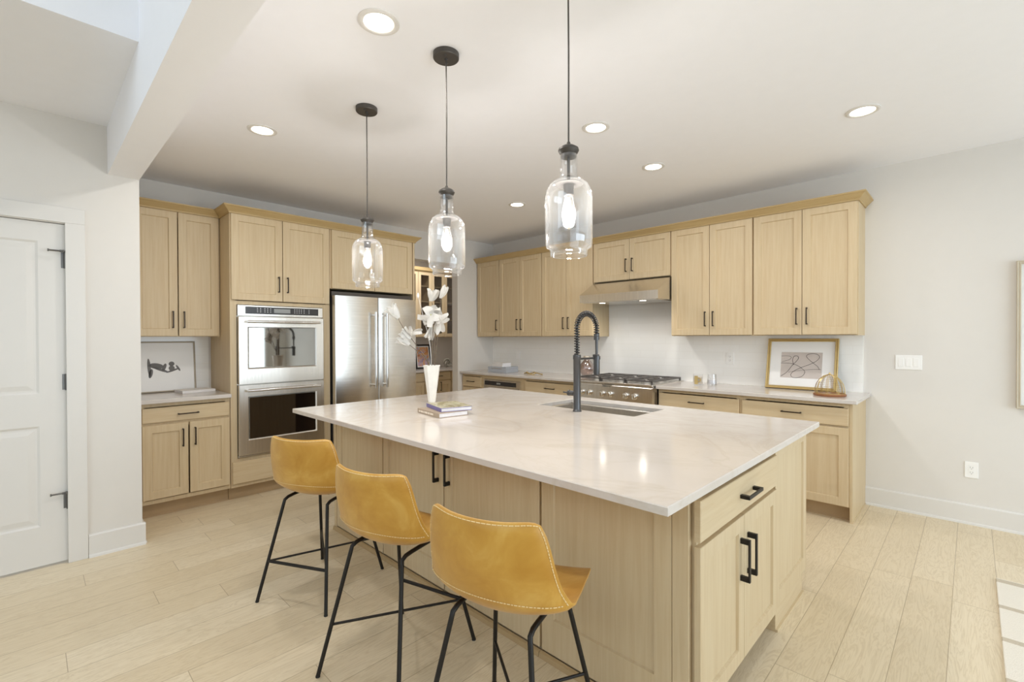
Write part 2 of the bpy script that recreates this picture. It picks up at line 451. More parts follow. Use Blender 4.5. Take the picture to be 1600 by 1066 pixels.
b = B()                                       # casing round the white door
cx = 1.083
b.box(cx, DY1-.004, 0, cx+.019, DY1+.088, DZ+.004, .002); b.box(cx, DY0-.088, 0, cx+.019, DY0+.004, DZ+.004, .002)
b.box(cx, DY0-.088, DZ+.004, cx+.019, DY1+.088, DZ+.098, .002)
struct('trim_1', b, 'trim_paint')
# the door: two raised panels
def door_panel():
    b = B(); y0, y1 = DY0+.004, DY1-.004; xf = cx-.012; z0, z1 = .014, DZ-.004
    b.box(xf-.035, y0, z0, xf-.0095, y1, z1)
    fr = .118; zz = [(.25, .855), (1.05, 1.967)]
    b.box(xf-.0095, y0, z0, xf, y0+fr, z1); b.box(xf-.0095, y1-fr, z0, xf, y1, z1)
    b.box(xf-.0095, y0+fr, z0, xf, y1-fr, zz[0][0]); b.box(xf-.0095, y0+fr, zz[0][1], xf, y1-fr, zz[1][0]); b.box(xf-.0095, y0+fr, zz[1][1], xf, y1-fr, z1)
    for a, c in zz:
        def lp(i, x): return [(x, y0+fr+i, a+i), (x, y1-fr-i, a+i), (x, y1-fr-i, c-i), (x, y0+fr+i, c-i)]
        b.rings([lp(0, xf), lp(.012, xf-.0075), lp(.022, xf-.0075), lp(.05, xf-.002), lp(.06, xf-.002)], cap0=False)
    return b
d1 = struct('door_1', door_panel(), 'trim_paint')
for zc, stop in ((1.862, 1), (1.115, 0), (.385, 1)):
    b = B(); b.tube([(cx+.004, DY1-.001, zc-.05), (cx+.004, DY1-.001, zc+.05)], .0085, 12)
    for k in range(5): b.tube([(cx+.004, DY1-.001, zc-.05+.02*k), (cx+.004, DY1-.001, zc-.05+.02*k+.018)], .0095, 12)
    b.box(cx-.012, DY1-.022, zc-.048, cx-.009, DY1+.0, zc+.048)
    if stop:
        z = zc+.052 if zc > 1 else zc+.052
        b.tube([(cx+.004, DY1-.001, z), (cx+.022, DY1-.03, z), (cx+.022, DY1-.075, z)], .005, 8)
        b.tube([(cx+.022, DY1-.075, z), (cx+.022, DY1-.082, z)], .008, 10)
        b.tube([(cx+.022, DY1-.028, z), (cx+.03, DY1-.01, z)], .007, 10)
    part('hinge', b, 'grey_metal', d1)
b = B(); b.tube([(cx-.012, DY0+.07, .96), (cx+.045, DY0+.07, .96)], .011, 12); b.tube([(cx+.04, DY0+.07, .96), (cx+.04, DY0+.19, .96)], .009, 12); part('door_handle', b, 'grey_metal', d1)

# ------------------------------------------------------------------ cabinetry
def quad_loop(w, h, l, r, bt, tp, y): return [(l, y, bt), (w-r, y, bt), (w-r, y, h-tp), (l, y, h-tp)]
def shaker(w, h, t=.02, st=.058, ins=None):
    l, r, bt, tp = ins or (st, st, st, st); b = B(); e = .0018; q = .004
    b.rings([quad_loop(w, h, 0, 0, 0, 0, 0), quad_loop(w, h, 0, 0, 0, 0, -(t-e)), quad_loop(w, h, e, e, e, e, -t),
             quad_loop(w, h, l, r, bt, tp, -t), quad_loop(w, h, l+q, r+q, bt+q, tp+q, -(t-.010))])
    return b
def slab(w, h, t=.02):
    b = B(); e = .0025
    b.rings([quad_loop(w, h, 0, 0, 0, 0, 0), quad_loop(w, h, 0, 0, 0, 0, -(t-e)), quad_loop(w, h, e, e, e, e, -t)])
    return b
PULL = {}
def pull(vertical, style, L=.14):
    key = (vertical, style, L)
    if key not in PULL:
        b = B(); lg = .020 if style == 'wide' else .010; br = .007 if style == 'wide' else .007; pr = .036 if style == 'wide' else .030; wd = .014 if style == 'wide' else .009
        a = L/2
        if vertical:
            b.box(-wd/2, -pr, -a, wd/2, -pr+br, a, .001)
            for s in (-1, 1):
                z = s*(a-lg/2); b.box(-wd/2, -pr+br, z-lg/2, wd/2, 0, z+lg/2, .001)
        else:
            b.box(-a, -pr, -wd/2, a, -pr+br, wd/2, .001)
            for s in (-1, 1):
                x = s*(a-lg/2); b.box(x-lg/2, -pr+br, -wd/2, x+lg/2, 0, wd/2, .001)
        PULL[key] = b.mesh('handle', 30)
    return PULL[key]
FRONTS = {}
def fill(t, W_, H_, D, fronts, toe=(0, 0), body=True, open_top=False, hole=None, mat='maple_upright', style='thin', lf=.036):
    """carcass plus fronts of a cabinet in its own frame: x along the width, front towards -y, back at y=0"""
    th = .018; z0 = toe[0]
    b = B()
    b.box(0, -D, z0, th, 0, H_); b.box(W_-th, -D, z0, W_, 0, H_); b.box(th, -D+.02, z0, W_-th, 0, z0+th); b.box(th, -th, z0+th, W_-th, 0, H_)
    if not open_top: b.box(th, -D+.02, H_-th, W_-th, -th, H_)
    ff = .036                                  # face frame
    b.box(th, -D, z0, lf, -D+.02, H_); b.box(W_-ff, -D, z0, W_-th, -D+.02, H_)
    b.box(lf, -D, H_-.03, W_-ff, -D+.02, H_); b.box(lf, -D, z0, W_-ff, -D+.02, z0+.03)
    for hz in (hole or []): b.box(lf, -D, hz[0], W_-ff, -D+.02, hz[1])
    part('body', b, mat, t, None)
    if z0:
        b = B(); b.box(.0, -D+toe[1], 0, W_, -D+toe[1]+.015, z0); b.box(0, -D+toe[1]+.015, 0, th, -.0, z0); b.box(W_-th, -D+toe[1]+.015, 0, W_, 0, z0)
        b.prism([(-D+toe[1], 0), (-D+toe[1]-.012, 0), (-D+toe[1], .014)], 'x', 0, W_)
        part('toe_kick', b, 'toe_wood_shaded', t, None)
    for f in fronts:
        kind, x0, x1, a, c, hd = f[:6]; w, h = x1-x0, c-a
        key = (kind, round(w, 4), round(h, 4))
        if key not in FRONTS: FRONTS[key] = (slab(w, h) if kind == 'drawer' else shaker(w, h)).mesh(kind, 30)
        me = FRONTS[key]
        o = link('drawer' if kind == 'drawer' else 'door', me, 'maple_level' if kind == 'drawer' else mat, t, (x0, -D, a))
        if hd:
            hx, hz, vert = hd[:3]; L = hd[3] if len(hd) > 3 else .14
            link('handle', pull(vert, style, L), 'black_metal' if style == 'wide' else 'bronze_dark', o, (hx-x0, -.02, hz-a))
    return t
UB, UT, DT = 1.386, 2.44, 2.428
G_RU = 'wall cabinets above the range counter'
def upper(name, label, x0, x1, z0, doors, group=G_RU):
    t = thing(name, label, 'cabinet', (x0, 0, 0), 0, group); W_ = x1-x0; fr = []
    for (a, c, side) in doors:
        hx = (c-.035) if side == 'r' else (a+.035)
        fr.append(('door', a, c, z0+.008, DT, (hx, z0+.16, True)))
    b0 = t; fill2(t, W_, z0, UT, .31, fr); return t
def fill2(t, W_, z0, z1, D, fronts, mat='maple_upright'):
    b = B(); th = .018
    b.box(0, -D, z0, th, 0, z1); b.box(W_-th, -D, z0, W_, 0, z1); b.box(th, -D, z0+.004, W_-th, 0, z0+th); b.box(th, -D, z1-th, W_-th, 0, z1); b.box(th, -th, z0+th, W_-th, 0, z1-th)
    b.box(th, -D, z0+th, .055, -D+.02, z1-th); b.box(W_-.04, -D, z0+th, W_-th, -D+.02, z1-th); b.box(.04, -D, z1-.05, W_-.04, -D+.02, z1-th)
    part('body', b, mat, t, None)
    for f in fronts:
        kind, x0, x1, a, c, hd = f; w, h = x1-x0, c-a; key = (kind, round(w, 4), round(h, 4))
        if key not in FRONTS: FRONTS[key] = shaker(w, h).mesh(kind, 30)
        o = link('door', FRONTS[key], mat, t, (x0, -D, a))
        if hd: link('handle', pull(True, 'thin', .14), 'bronze_dark', o, (hd[0]-x0, -.02, hd[1]-a))
g = .006
def pair(W_): return [(g, W_/2-.002, 'r'), (W_/2+.002, W_-g, 'l')]
upper('wall_cabinet', 'narrow single-door wall cabinet in the far corner beside the pantry wall', .004, .462, UB, [(.02, .452, 'r')])
upper('wall_cabinet', 'two-door wall cabinet between the single-door one and the hood-side pair', .463, 1.223, UB, pair(.76))
upper('wall_cabinet', 'two-door wall cabinet directly left of the range hood', 1.224, 1.993, UB, pair(.769))
upper('wall_cabinet', 'short two-door wall cabinet directly above the range hood', 1.994, 2.919, 1.985, pair(.925))
upper('wall_cabinet', 'tall two-door wall cabinet directly right of the range hood', 2.92, 3.682, UB, pair(.762))
upper('wall_cabinet', 'rightmost tall two-door wall cabinet, above the gold framed drawing', 3.683, 4.44, UB, pair(.757))

def crown(name, label, path, z0=2.428, h=.062, pr=.055):
    """moulding swept along a plan path with mitred corners; the room lies on the right of the path"""
    prof = [(0, 0), (.008, 0), (.012, .012), (.03, .03), (.046, .046), (pr, .052), (pr, h), (0, h)]
    pts = [Vector((x, y)) for x, y in path]; n = len(pts); loops = []
    for i, p in enumerate(pts):
        d0 = (pts[i]-pts[i-1]).normalized() if i else (pts[1]-pts[0]).normalized()
        d1 = (pts[i+1]-pts[i]).normalized() if i < n-1 else d0
        n0 = Vector((d0.y, -d0.x)); n1 = Vector((d1.y, -d1.x)); m = (n0+n1); m = m/ max(1e-6, m.dot(n0))
        loops.append([(p.x+m.x*o, p.y+m.y*o, z0+z) for o, z in prof])
    b = B(); b.rings(loops); solo(name, b, 'maple_crown', label, 'crown molding', smooth=None)
crown('crown_molding', 'maple crown molding along the cabinets above the range hood', [(.004, -.331), (4.441, -.331), (4.441, -.002)])

# range wall base cabinets
CT = .914; BH = .884; BD = .59
def base(label, x0, x1, fr, group='base cabinets along the range wall'):
    t = thing('base_cabinet', label, 'cabinet', (x0, -.001, 0), 0, group); return fill(t, x1-x0, BH, BD, fr, (.112, .07), hole=[(.675, .72)])
base('narrow base cabinet in the far corner beside the pantry wall', .004, .40, [('drawer', .02, .388, .715, .848, (.2, .785, False)), ('door', .02, .388, .12, .70, (.35, .62, True))])
base('base cabinet left of the range under the pink glass vase', 1.16, 1.993, [('drawer', .04, .82, .715, .848, (.43, .785, False)), ('door', .04, .428, .12, .70, (.395, .62, True)), ('door', .432, .82, .12, .70, (.465, .62, True))])
base('base cabinet right of the range under the two glass cups', 2.922, 3.672, [('drawer', .012, .738, .715, .846, (.375, .785, False)), ('door', .012, .373, .12, .70, (.34, .62, True)), ('door', .377, .738, .12, .70, (.41, .62, True))])
t = base('rightmost base cabinet under the gold framed drawing', 3.673, 4.43, [('drawer', .012, .75, .715, .846, (.38, .785, False)), ('door', .012, .379, .12, .70, (.345, .62, True)), ('door', .383, .75, .12, .70, (.417, .62, True))])
b = B(); b.box(.757, -.592, 0, .775, 0, BH, .001); b.box(.775, -.592, 0, .779, 0, .012); part('end_panel', b, 'maple_upright', t, None)
# microwave drawer
t = thing('microwave_drawer', 'built-in microwave drawer with black control strip under the far counter', 'microwave', (.402, -.001, 0))
b = B(); b.box(0, -BD, .112, .05, 0, BH); b.box(.706, -BD, .112, .757, 0, BH); b.box(.05, -BD, .83, .706, -BD+.02, BH); b.box(.05, -BD, .112, .706, -.01, .42); b.box(0, -BD+.07, 0, .757, -BD+.085, .112); part('cabinet_surround', b, 'maple_level', t, None)
b = B(); b.box(.05, -BD-.016, .42, .706, -.05, .828, .002); part('body', b, 'stainless_level', t, None)
b = B(); b.box(.075, -BD-.020, .758, .640, -BD-.016, .812); part('control_panel', b, 'control_black', t, None)
b = B(); b.box(.30, -BD-.021, .775, .37, -BD-.02, .795); part('display', b, 'screen_grey', t, None)
b = B(); b.box(.07, -BD-.03, .43, .686, -BD-.016, .74, .003); part('drawer', b, 'stainless_level', t, None)
# counters
def plate(x0, y0, x1, y1, z0, z1, bev=.003):
    b = B(); b.box(x0, y0, z0, x1, y1, z1, bev); return b
solo('countertop', plate(.002, -.648, 1.997, -.001, BH, CT), 'counter_quartz', 'white quartz countertop left of the range with grey box and glass vase', 'countertop')
solo('countertop', plate(2.918, -.648, 4.482, -.001, BH, CT), 'counter_quartz', 'white quartz countertop right of the range with gold frame and cloche', 'countertop')
b = B(); b.box(.0, -.011, CT, 4.43, 0, UB); b.box(1.998, -.011, UB, 2.916, 0, 1.80); o = struct('backsplash_range', b, 'white_tile')
b = B(); b.box(0, NS, CT, .011, -3.64, UB+.01); struct('backsplash_niche', b, 'white_tile')

# oven wall: local frame turned so that x runs along +Y and the front faces +X
RZ = pi/2
t = thing('wall_cabinet', 'two-door wall cabinet beside the white door, left of the ovens', 'cabinet', (0, NS+.003, 0), RZ)
W0 = -3.622-NS-.003
fill2(t, W0, UB+.006, UT, .31, [('door', .05, .345, UB+.014, DT+.004, (.31, UB+.15, True)), ('door', .352, .645, UB+.014, DT+.004, (.387, UB+.15, True))])
t = thing('base_cabinet', 'base cabinet beside the white door, with drawer over two doors', 'cabinet', (.001, NS+.003, 0), RZ)
fill(t, W0, BH, BD, [('drawer', .064, .645, .735, .848, (.355, .788, False)), ('door', .064, .355, .15, .715, (.318, .60, True)), ('door', .365, .645, .15, .715, (.40, .60, True))], (.112, .07), hole=[(.69, .75)], lf=.08)
solo('countertop', plate(.001, NS+.002, .645, -3.622, BH, CT), 'counter_quartz', 'short white countertop left of the ovens with framed print', 'countertop')

t = thing('oven_cabinet', 'tall maple cabinet that holds the double oven', 'cabinet', (.001, -3.62, 0), RZ)
TW = .862; TD = .60
b = B(); th = .02
b.box(0, -TD, .112, th, 0, UT); b.box(TW-th, -TD, .112, TW, 0, UT); b.box(th, -.02, .112, TW-th, 0, UT)
b.box(th, -TD, .112, TW-th, -.02, .355); b.box(th, -TD, 1.668, TW-th, -.02, 1.70); b.box(th, -TD, UT-.02, TW-th, -.02, UT); b.box(th, -TD, 1.70, .04, -TD+.02, UT-.02); b.box(TW-.04, -TD, 1.70, TW-th, -TD+.02, UT-.02)
b.box(th, -TD, .355, .05, -TD+.02, 1.668); b.box(TW-.072, -TD, .355, TW-th, -TD+.02, 1.668)
part('body', b, 'maple_upright', t, None)
b = B(); b.box(0, -TD+.07, 0, TW, -TD+.085, .112); b.box(0, -TD+.085, 0, th, 0, .112); b.box(TW-th, -TD+.085, 0, TW, 0, .112); part('toe_kick', b, 'toe_wood_shaded', t, None)
for (a, c, s) in ((.008, .419, 1), (.425, .852, 0)):
    o = part('door', shaker(c-a, DT+.004-1.706), 'maple_upright', t, 30, (a, -TD, 1.706))
    link('handle', pull(True, 'thin', .14), 'bronze_dark', o, ((c-a-.035) if s else .035, -.02, .15))
part('drawer', slab(.844, .185), 'maple_level', t, 30, (.008, -TD, .145))
# double oven
t = thing('double_oven', 'stainless double wall oven built into the tall cabinet', 'oven', (0, -3.62, 0), RZ)
ox0, ox1 = .054, .786; of = -TD-.004
b = B(); b.box(ox0, -TD+.024, .358, ox1, -.04, 1.664); b.box(ox0, of-.012, 1.572, ox1, -TD-.001, 1.664, .002); b.box(ox0, of-.004, .358, ox1, -TD-.001, .375); b.box(ox0+.004, of-.022, .366, ox1-.004, of-.004, .372); part('body', b, 'stainless_level', t, None)
b = B(); b.box(.115, of-.016, 1.590, .742, of-.012, 1.652); o = part('control_panel', b, 'control_black', t, None)
b = B(); b.box(.345, of-.0175, 1.603, .485, of-.016, 1.640); part('display', b, 'screen_grey', o, None)
for bx_ in (.205, .23, .265, .288, .312, .52, .54, .56, .58, .605, .65):
    for k in range(3): b = B(); b.box(bx_, of-.017, 1.606+.015*k, bx_+.009, of-.016, 1.611+.015*k); part('button', b, 'button_grey', o, None)
def oven_door(z0, z1, wz0, wz1, glass):
    b = B(); w = ox1-ox0; h = z1-z0
    wi = (.075, .075); t_ = .034
    def lp(l, r, bt, tp, y): return [(l, y, bt), (w-r, y, bt), (w-r, y, h-tp), (l, y, h-tp)]
    a, c = wz0-z0, z1-wz1
    b.rings([lp(0, 0, 0, 0, 0), lp(0, 0, 0, 0, -t_+.004), lp(.004, .004, .004, .004, -t_), lp(.07, .07, a-.012, c-.006, -t_), lp(.082, .082, a, c, -t_+.010)])
    o = part('door', b, 'stainless_level', t, 30, (ox0, of, z0))
    b = B(); b.box(.083, -t_+.006, a+.001, w-.083, -t_+.0095, h-c-.001); part('window', b, glass, o, None)
    b = B(); hz = h-.045
    b.tube([(.055, -t_-.05, hz), (w-.055, -t_-.05, hz)], .011, 14)
    for x in (.07, w-.07): b.tube([(x, -t_+.001, hz), (x, -t_-.05, hz)], .009, 10)
    part('handle', b, 'chrome', o)
oven_door(.985, 1.566, 1.125, 1.47, 'oven_mirror_glass')
oven_door(.380, .978, .515, .872, 'oven_glass')

# fridge surround and fridge
FY0, FY1 = -2.756, -1.79
t = thing('fridge_cabinet', 'maple cabinet over the refrigerator with tall end panel', 'cabinet', (.001, FY0, 0), RZ)
FW = FY1-FY0
b = B(); b.box(0, -TD, 1.86, .018, 0, UT); b.box(.018, -TD, 1.86, FW-.022, 0, 1.878); b.box(.018, -TD, UT-.018, FW-.022, 0, UT); b.box(.018, -.018, 1.878, FW-.022, 0, UT-.018); b.box(.018, -TD, 1.878, .03, -TD+.02, UT-.018)
b.box(FW-.044, -TD, 1.878, FW-.022, -TD+.02, UT-.018); part('body', b, 'maple_upright', t, None)
b = B(); b.box(FW-.022, -TD-.018, 0, FW, 0, UT, .001); part('end_panel', b, 'maple_upright', t, None)
for a, c in ((.016, .470), (.475, .930)): part('door', shaker(c-a, DT+.004-1.862), 'maple_upright', t, 30, (a, -TD, 1.862))
t = thing('refrigerator', 'stainless french-door refrigerator next to the pantry opening', 'refrigerator', (0, FY0, 0), RZ)
fx0, fx1 = .012, .930; fm = (fx0+fx1)/2+.002; FF = -.625
b = B(); b.box(fx0+.004, FF, .02, fx1-.004, -.03, 1.772); part('body', b, 'grey_metal', t, None)
b = B(); b.box(fx0+.004, FF+.02, 1.772, fx1-.004, -.05, 1.835); part('top_grille', b, 'vent_dark', t, None)
def fridge_front(name, x0, x1, z0, z1, hb):
    b = B(); n = 14; w = x1-x0; loops = []
    def lp(y_extra, ins):
        pts = []
        for i in range(n+1):
            u = i/n; x = ins + (w-2*ins)*u; bow = .016*(1-(2*u-1)**2)
            pts.append((x, -.062-bow-y_extra))
        return pts
    poly = [(0, 0)] + [(0, -.058)] + lp(0, .004) + [(w, -.058)] + [(w, 0)]
    b.prism(poly, 'z', z0, z1)
    o = part(name, b, 'stainless', t, 30, (x0, FF-.002, 0))
    b = B()
    if hb is not None:
        b.tube([(hb, -.125, .87), (hb, -.125, 1.64)], .0125, 14)
        for z in (.90, 1.61): b.tube([(hb, -.06, z), (hb, -.125, z)], .010, 10)
    else:
        b.tube([(.06, -.125, .66), (w-.06, -.125, .66)], .0125, 14)
        for x in (.1, w-.1): b.tube([(x, -.06, .66), (x, -.125, .66)], .010, 10)
    part('handle', b, 'chrome', o)
fridge_front('door', fx0, fm-.002, .72, 1.79, fm-fx0-.062); fridge_front('door', fm+.002, fx1, .72, 1.79, .062); fridge_front('freezer_drawer', fx0, fx1, .08, .71, None)
crown('crown_molding', 'stepped maple crown molding along the oven and refrigerator cabinets', [(.331, NS+.002), (.331, -3.621), (.621, -3.621), (.621, FY1+.001), (.002, FY1+.001)], 2.432)

# ------------------------------------------------------------------ range and hood
t = thing('range', 'stainless six-knob gas range below the hood', 'range', (2.0, 0, 0))
rw = .915
b = B(); b.box(.002, -.62, .10, rw-.002, -.02, .905); b.box(.03, -.56, 0, rw-.03, -.05, .10); part('body', b, 'stainless_level', t, None)
b = B(); b.prism([(-.62, .90), (-.62, .715), (-.665, .715), (-.70, .735), (-.70, .885), (-.685, .902)], 'x', .002, rw-.002); o = part('control_panel', b, 'stainless_level', t, None)
b = B(); b.box(.002, -.70, .903, rw-.002, -.02, .922, .002); part('cooktop', b, 'stainless_level', t, None)
b = B(); b.box(.36, -.7035, .868, .475, -.7005, .892, .0008); o2 = part('nameplate', b, 'chrome', o, None)
fc = bpy.data.curves.new('nameplate_lettering', 'FONT'); fc.body = 'KitchenAid'; fc.size = .018; fc.align_x = 'CENTER'; fc.extrude = .0004
tmp = bpy.data.objects.new('lettering_curve', fc); COL.objects.link(tmp)
me = bpy.data.meshes.new_from_object(tmp.evaluated_get(bpy.context.evaluated_depsgraph_get())); me.materials.clear()
bpy.data.objects.remove(tmp); link('nameplate_lettering', me, 'control_black', o2, (.4175, -.7038, .874), (pi/2, 0, 0))
for kx in (.055+.052, .055+.145, .055+.305, .055+.40, .055+.575, .055+.675):
    b = B(); M = Matrix.Translation((kx, -.70, .80)) @ Matrix.Rotation(pi/2, 4, 'X')
    b.lathe([(.031, 0), (.031, .006), (.024, .010), (.023, .040), (.020, .045), (0, .045)], 24, M=M); b.box(-.005, -.022, .045, .005, .022, .056, .002, M=M)
    part('knob', b, 'chrome', t)
for k in range(3):
    gx0 = .02+k*.293; gx1 = gx0+.289; b = B(); zt0, zt1 = .944, .958; w = .012
    for y in (-.665, -.06): b.box(gx0, y, zt0, gx1, y+w, zt1, .002)
    for x in (gx0, gx1-w): b.box(x, -.665, zt0, x+w, -.048, zt1, .002)
    b.box(gx0, -.363, zt0, gx1, -.351, zt1, .002)
    for yc in (-.51, -.205):
        mx = (gx0+gx1)/2
        for (dx, dy) in ((1, 0), (-1, 0), (0, 1), (0, -1)):
            b.box(mx+dx*.03-(.006 if dx == 0 else 0), yc+dy*.03-(.006 if dy == 0 else 0), zt0, mx+dx*.135+(.006 if dx == 0 else 0), yc+dy*.145+(.006 if dy == 0 else 0), zt1, .002)
    for x in (gx0+.002, gx1-.016):
        for y in (-.664, -.062): b.box(x, y, .922, x+.014, y+.014, zt0)
    part('grate', b, 'iron', t, None)
    for yc in (-.51, -.205):
        b = B(); b.lathe([(.052, .9225), (.05, .93), (.036, .934), (.034, .942), (.012, .944), (0, .944)], 24, ((gx0+gx1)/2, yc, 0)); part('burner', b, 'burner', t)
b = B(); b.box(.006, -.655, .17, rw-.006, -.622, .70, .003); o = part('oven_door', b, 'stainless_level', t, None)
b = B(); b.box(.16, -.658, .30, rw-.16, -.655, .55); part('window', b, 'oven_glass', o, None)
b = B(); b.tube([(.05, -.71, .655), (rw-.05, -.71, .655)], .012, 12)
for x in (.07, rw-.07): b.tube([(x, -.655, .655), (x, -.71, .655)], .009, 8)
part('handle', b, 'chrome', o)

t = thing('range_hood', 'stainless under-cabinet range hood above the gas range', 'range hood', (1.997, 0, 0))
hw = .92; b = B()
out = [(-.015, 1.75), (-.592, 1.75), (-.592, 1.832), (-.338, 1.976), (-.015, 1.976)]
b.prism(out, 'x', 0, hw); part('canopy', b, 'stainless_level', t, None)
b = B(); b.box(.03, -.57, 1.744, hw-.03, -.04, 1.7505); part('filter_panel', b, 'stainless', t, None)
for x in (.22, .70):
    b = B(); b.lathe([(.03, 1.742), (.03, 1.7445), (0, 1.7445)], 20, (x, -.48, 0)); part('lamp', b, 'hood_lamp', t)
    d = bpy.data.lights.new('hood_light', 'SPOT'); d.energy = 10; d.color = (1, .95, .88); d.spot_size = R(165); d.shadow_soft_size = .03; d.spot_blend = 1.0
    lo = bpy.data.objects.new('hood_light', d); COL.objects.link(lo); lo.location = (1.997+x, -.48, 1.735)

# ------------------------------------------------------------------ island
IX0, IX1, IY0, IY1, IT = 1.765, 4.461, -3.555, -1.715, .8996
SX0, SX1, SY0, SY1 = 2.85, 3.615, -2.265, -1.865
def slab_with_hole():
    b = B(); z0, z1 = IT-.027, IT; e = .003
    def lp(x0, y0, x1, y1, z): return [(x0, y0, z), (x1, y0, z), (x1, y1, z), (x0, y1, z)]
    b.rings([lp(SX0, SY0, SX1, SY1, z0), lp(IX0, IY0, IX1, IY1, z0), lp(IX0, IY0, IX1, IY1, z1-e), lp(IX0+e, IY0+e, IX1-e, IY1-e, z1), lp(SX0-e, SY0-e, SX1+e, SY1+e, z1), lp(SX0, SY0, SX1, SY1, z1-e), lp(SX0, SY0, SX1, SY1, z0)], False, False)
    bmesh.ops.remove_doubles(b.bm, verts=b.bm.verts, dist=1e-5)
    return b
solo('island_countertop', slab_with_hole(), 'white_quartz', 'white veined quartz island top with undermount sink cutout', 'countertop', smooth=None)
IB = IT-.0275
YF = -3.265                                    # seating side
G_I = 'base units of the kitchen island'
def isl(name, label, x0, loc_y, rz=0): return thing(name, label, 'cabinet', (x0, loc_y, 0), rz, G_I)
# left finished panel unit
t = isl('island_cabinet', 'fixed-panel island unit at the oven end behind the farthest stool', 1.773, -2.66)
b = B(); b.box(0, YF+2.66+.02, 0, .66, 0, IB); part('body', b, 'maple_upright', t, None)
part('door', shaker(.624, IB-.03, .02, .07, (.065, .065, .13, .065)), 'maple_upright', t, 30, (.034, YF+2.66+.02, .028))
b = B(); b.box(0, YF+2.66-.004, 0, .032, YF+2.66+.0195, IB, .001); part('corner_post', b, 'maple_upright', t, None)
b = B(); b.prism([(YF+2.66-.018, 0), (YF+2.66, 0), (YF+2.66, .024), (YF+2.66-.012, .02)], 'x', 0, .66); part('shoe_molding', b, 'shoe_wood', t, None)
# door unit
t = isl('island_cabinet', 'two-door island unit with long black pulls behind the stools', 2.436, -2.66)
D = -YF-2.66-.02; W1 = 3.736-2.436
b = B(); b.box(0, -D, 0, .018, 0, IB); b.box(W1-.018, -D, 0, W1, 0, IB); b.box(.018, -D, 0, W1-.018, -D+.02, .06); b.box(.018, -D, IB-.02, W1-.018, 0, IB); b.box(.018, -.018, 0, W1-.018, 0, IB-.02); b.box(.018, -D, .06, .04, -D+.02, IB-.02); b.box(W1-.04, -D, .06, W1-.018, -D+.02, IB-.02); b.box(.60, -D, .06, .64, -D+.02, IB-.02)
part('body', b, 'maple_upright', t, None)
for a, c, hx in ((.004, .616, .572), (.624, W1-.008, .668)):
    o = part('door', shaker(c-a, IB-.035, .02, .058, (.058, .058, .13, .058)), 'maple_upright', t, 30, (a, -D, .03))
    link('handle', pull(True, 'wide', .165), 'black_metal', o, (hx-a, -.02, .685-.03))
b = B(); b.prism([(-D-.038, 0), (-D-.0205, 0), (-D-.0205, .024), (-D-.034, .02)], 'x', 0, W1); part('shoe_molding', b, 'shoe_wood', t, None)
# end unit: drawer over doors, facing the dining side
EX = 4.408
t = isl('island_cabinet', 'island end unit with one drawer over two doors facing the dining side', 3.80, -3.2385, RZ)
EW = 3.2385-2.393; ED = EX-3.80
b = B(); b.box(0, -ED, .10, .018, 0, IB); b.box(EW-.018, -ED, .10, EW, 0, IB); b.box(.018, -ED, .10, EW-.018, 0, .118); b.box(.018, -ED, IB-.02, EW-.018, 0, IB); b.box(.018, -.018, .118, EW-.018, 0, IB-.02)
b.box(.018, -ED, .118, .036, -ED+.02, IB-.02); b.box(EW-.036, -ED, .118, EW-.018, -ED+.02, IB-.02); b.box(.036, -ED, .67, EW-.036, -ED+.02, .705); b.box(.018, -.6*ED, 0, EW-.018, -.6*ED+.018, .10)
part('body', b, 'maple_upright', t, None)
o = part('drawer', slab(EW+.008, .140, .022), 'maple_level', t, 30, (-.016, -ED, .692)); link('handle', pull(False, 'wide', .165), 'black_metal', o, (.452, -.022, .066))
for a, c, hx in ((-.016, .400, .362), (.405, EW-.008, .442)):
    o = part('door', shaker(c-a, .572, .022), 'maple_upright', t, 30, (a, -ED, .103)); link('handle', pull(True, 'wide', .165), 'black_metal', o, (hx-a, -.022, .41))
# side panel under the overhang, right end
t = isl('island_side_panel', 'wide fixed panel and corner post at the near right of the island', 3.738, -3.24)
b = B(); b.box(0, -.003, 0, .6, 0, IB); part('body', b, 'maple_upright', t, None)
part('door', shaker(.592, IB-.03, .02, .07, (.066, .066, .15, .066)), 'maple_upright', t, 30, (.002, -.0035, .028))
b = B(); b.box(.596, -.0245, 0, .655, -.0005, IB, .0015); part('corner_post', b, 'maple_upright', t, None)
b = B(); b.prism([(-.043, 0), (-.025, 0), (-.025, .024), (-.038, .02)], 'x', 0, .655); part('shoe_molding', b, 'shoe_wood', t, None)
# sink unit, open at the top for the basin, with its shaker end panel
t = isl('island_cabinet', 'sink unit of the island with full-height shaker end panel', 1.79, -1.82)
W2 = 4.40-1.79; y0 = -(2.385-1.82)
b = B(); b.box(0, y0, 0, .018, 0, IB); b.box(.018, y0, 0, W2-.018, y0+.018, IB); b.box(.018, -.018, .10, W2-.018, 0, IB); b.box(.018, y0+.018, .10, W2-.018, -.018, .118); b.box(.018, -.10, 0, W2-.018, -.085, .10); b.box(W2-.018, y0, .0, W2, -.08, .10); b.box(W2-.018, y0, .10, W2, 0, IB)
part('body', b, 'maple_upright', t, None)
o = part('end_panel', shaker(.565, IB-.10, .02, .06, (.06, .06, .075, .06)), 'maple_upright', t, 30, (W2, y0, .10), RZ)
b = B(); b.box(W2, y0, 0, W2+.019, -.085, .10); b.box(W2+.019, y0, 0, W2+.029, -.085, .012); part('plinth', b, 'maple_level', t, None)
for k in range(4):
    w = (W2-.02)/4-.006; part('door', shaker(w, IB-.14), 'maple_upright', t, 30, (.01+(k+1)*(w+.006)-.006, 0, .12), pi)
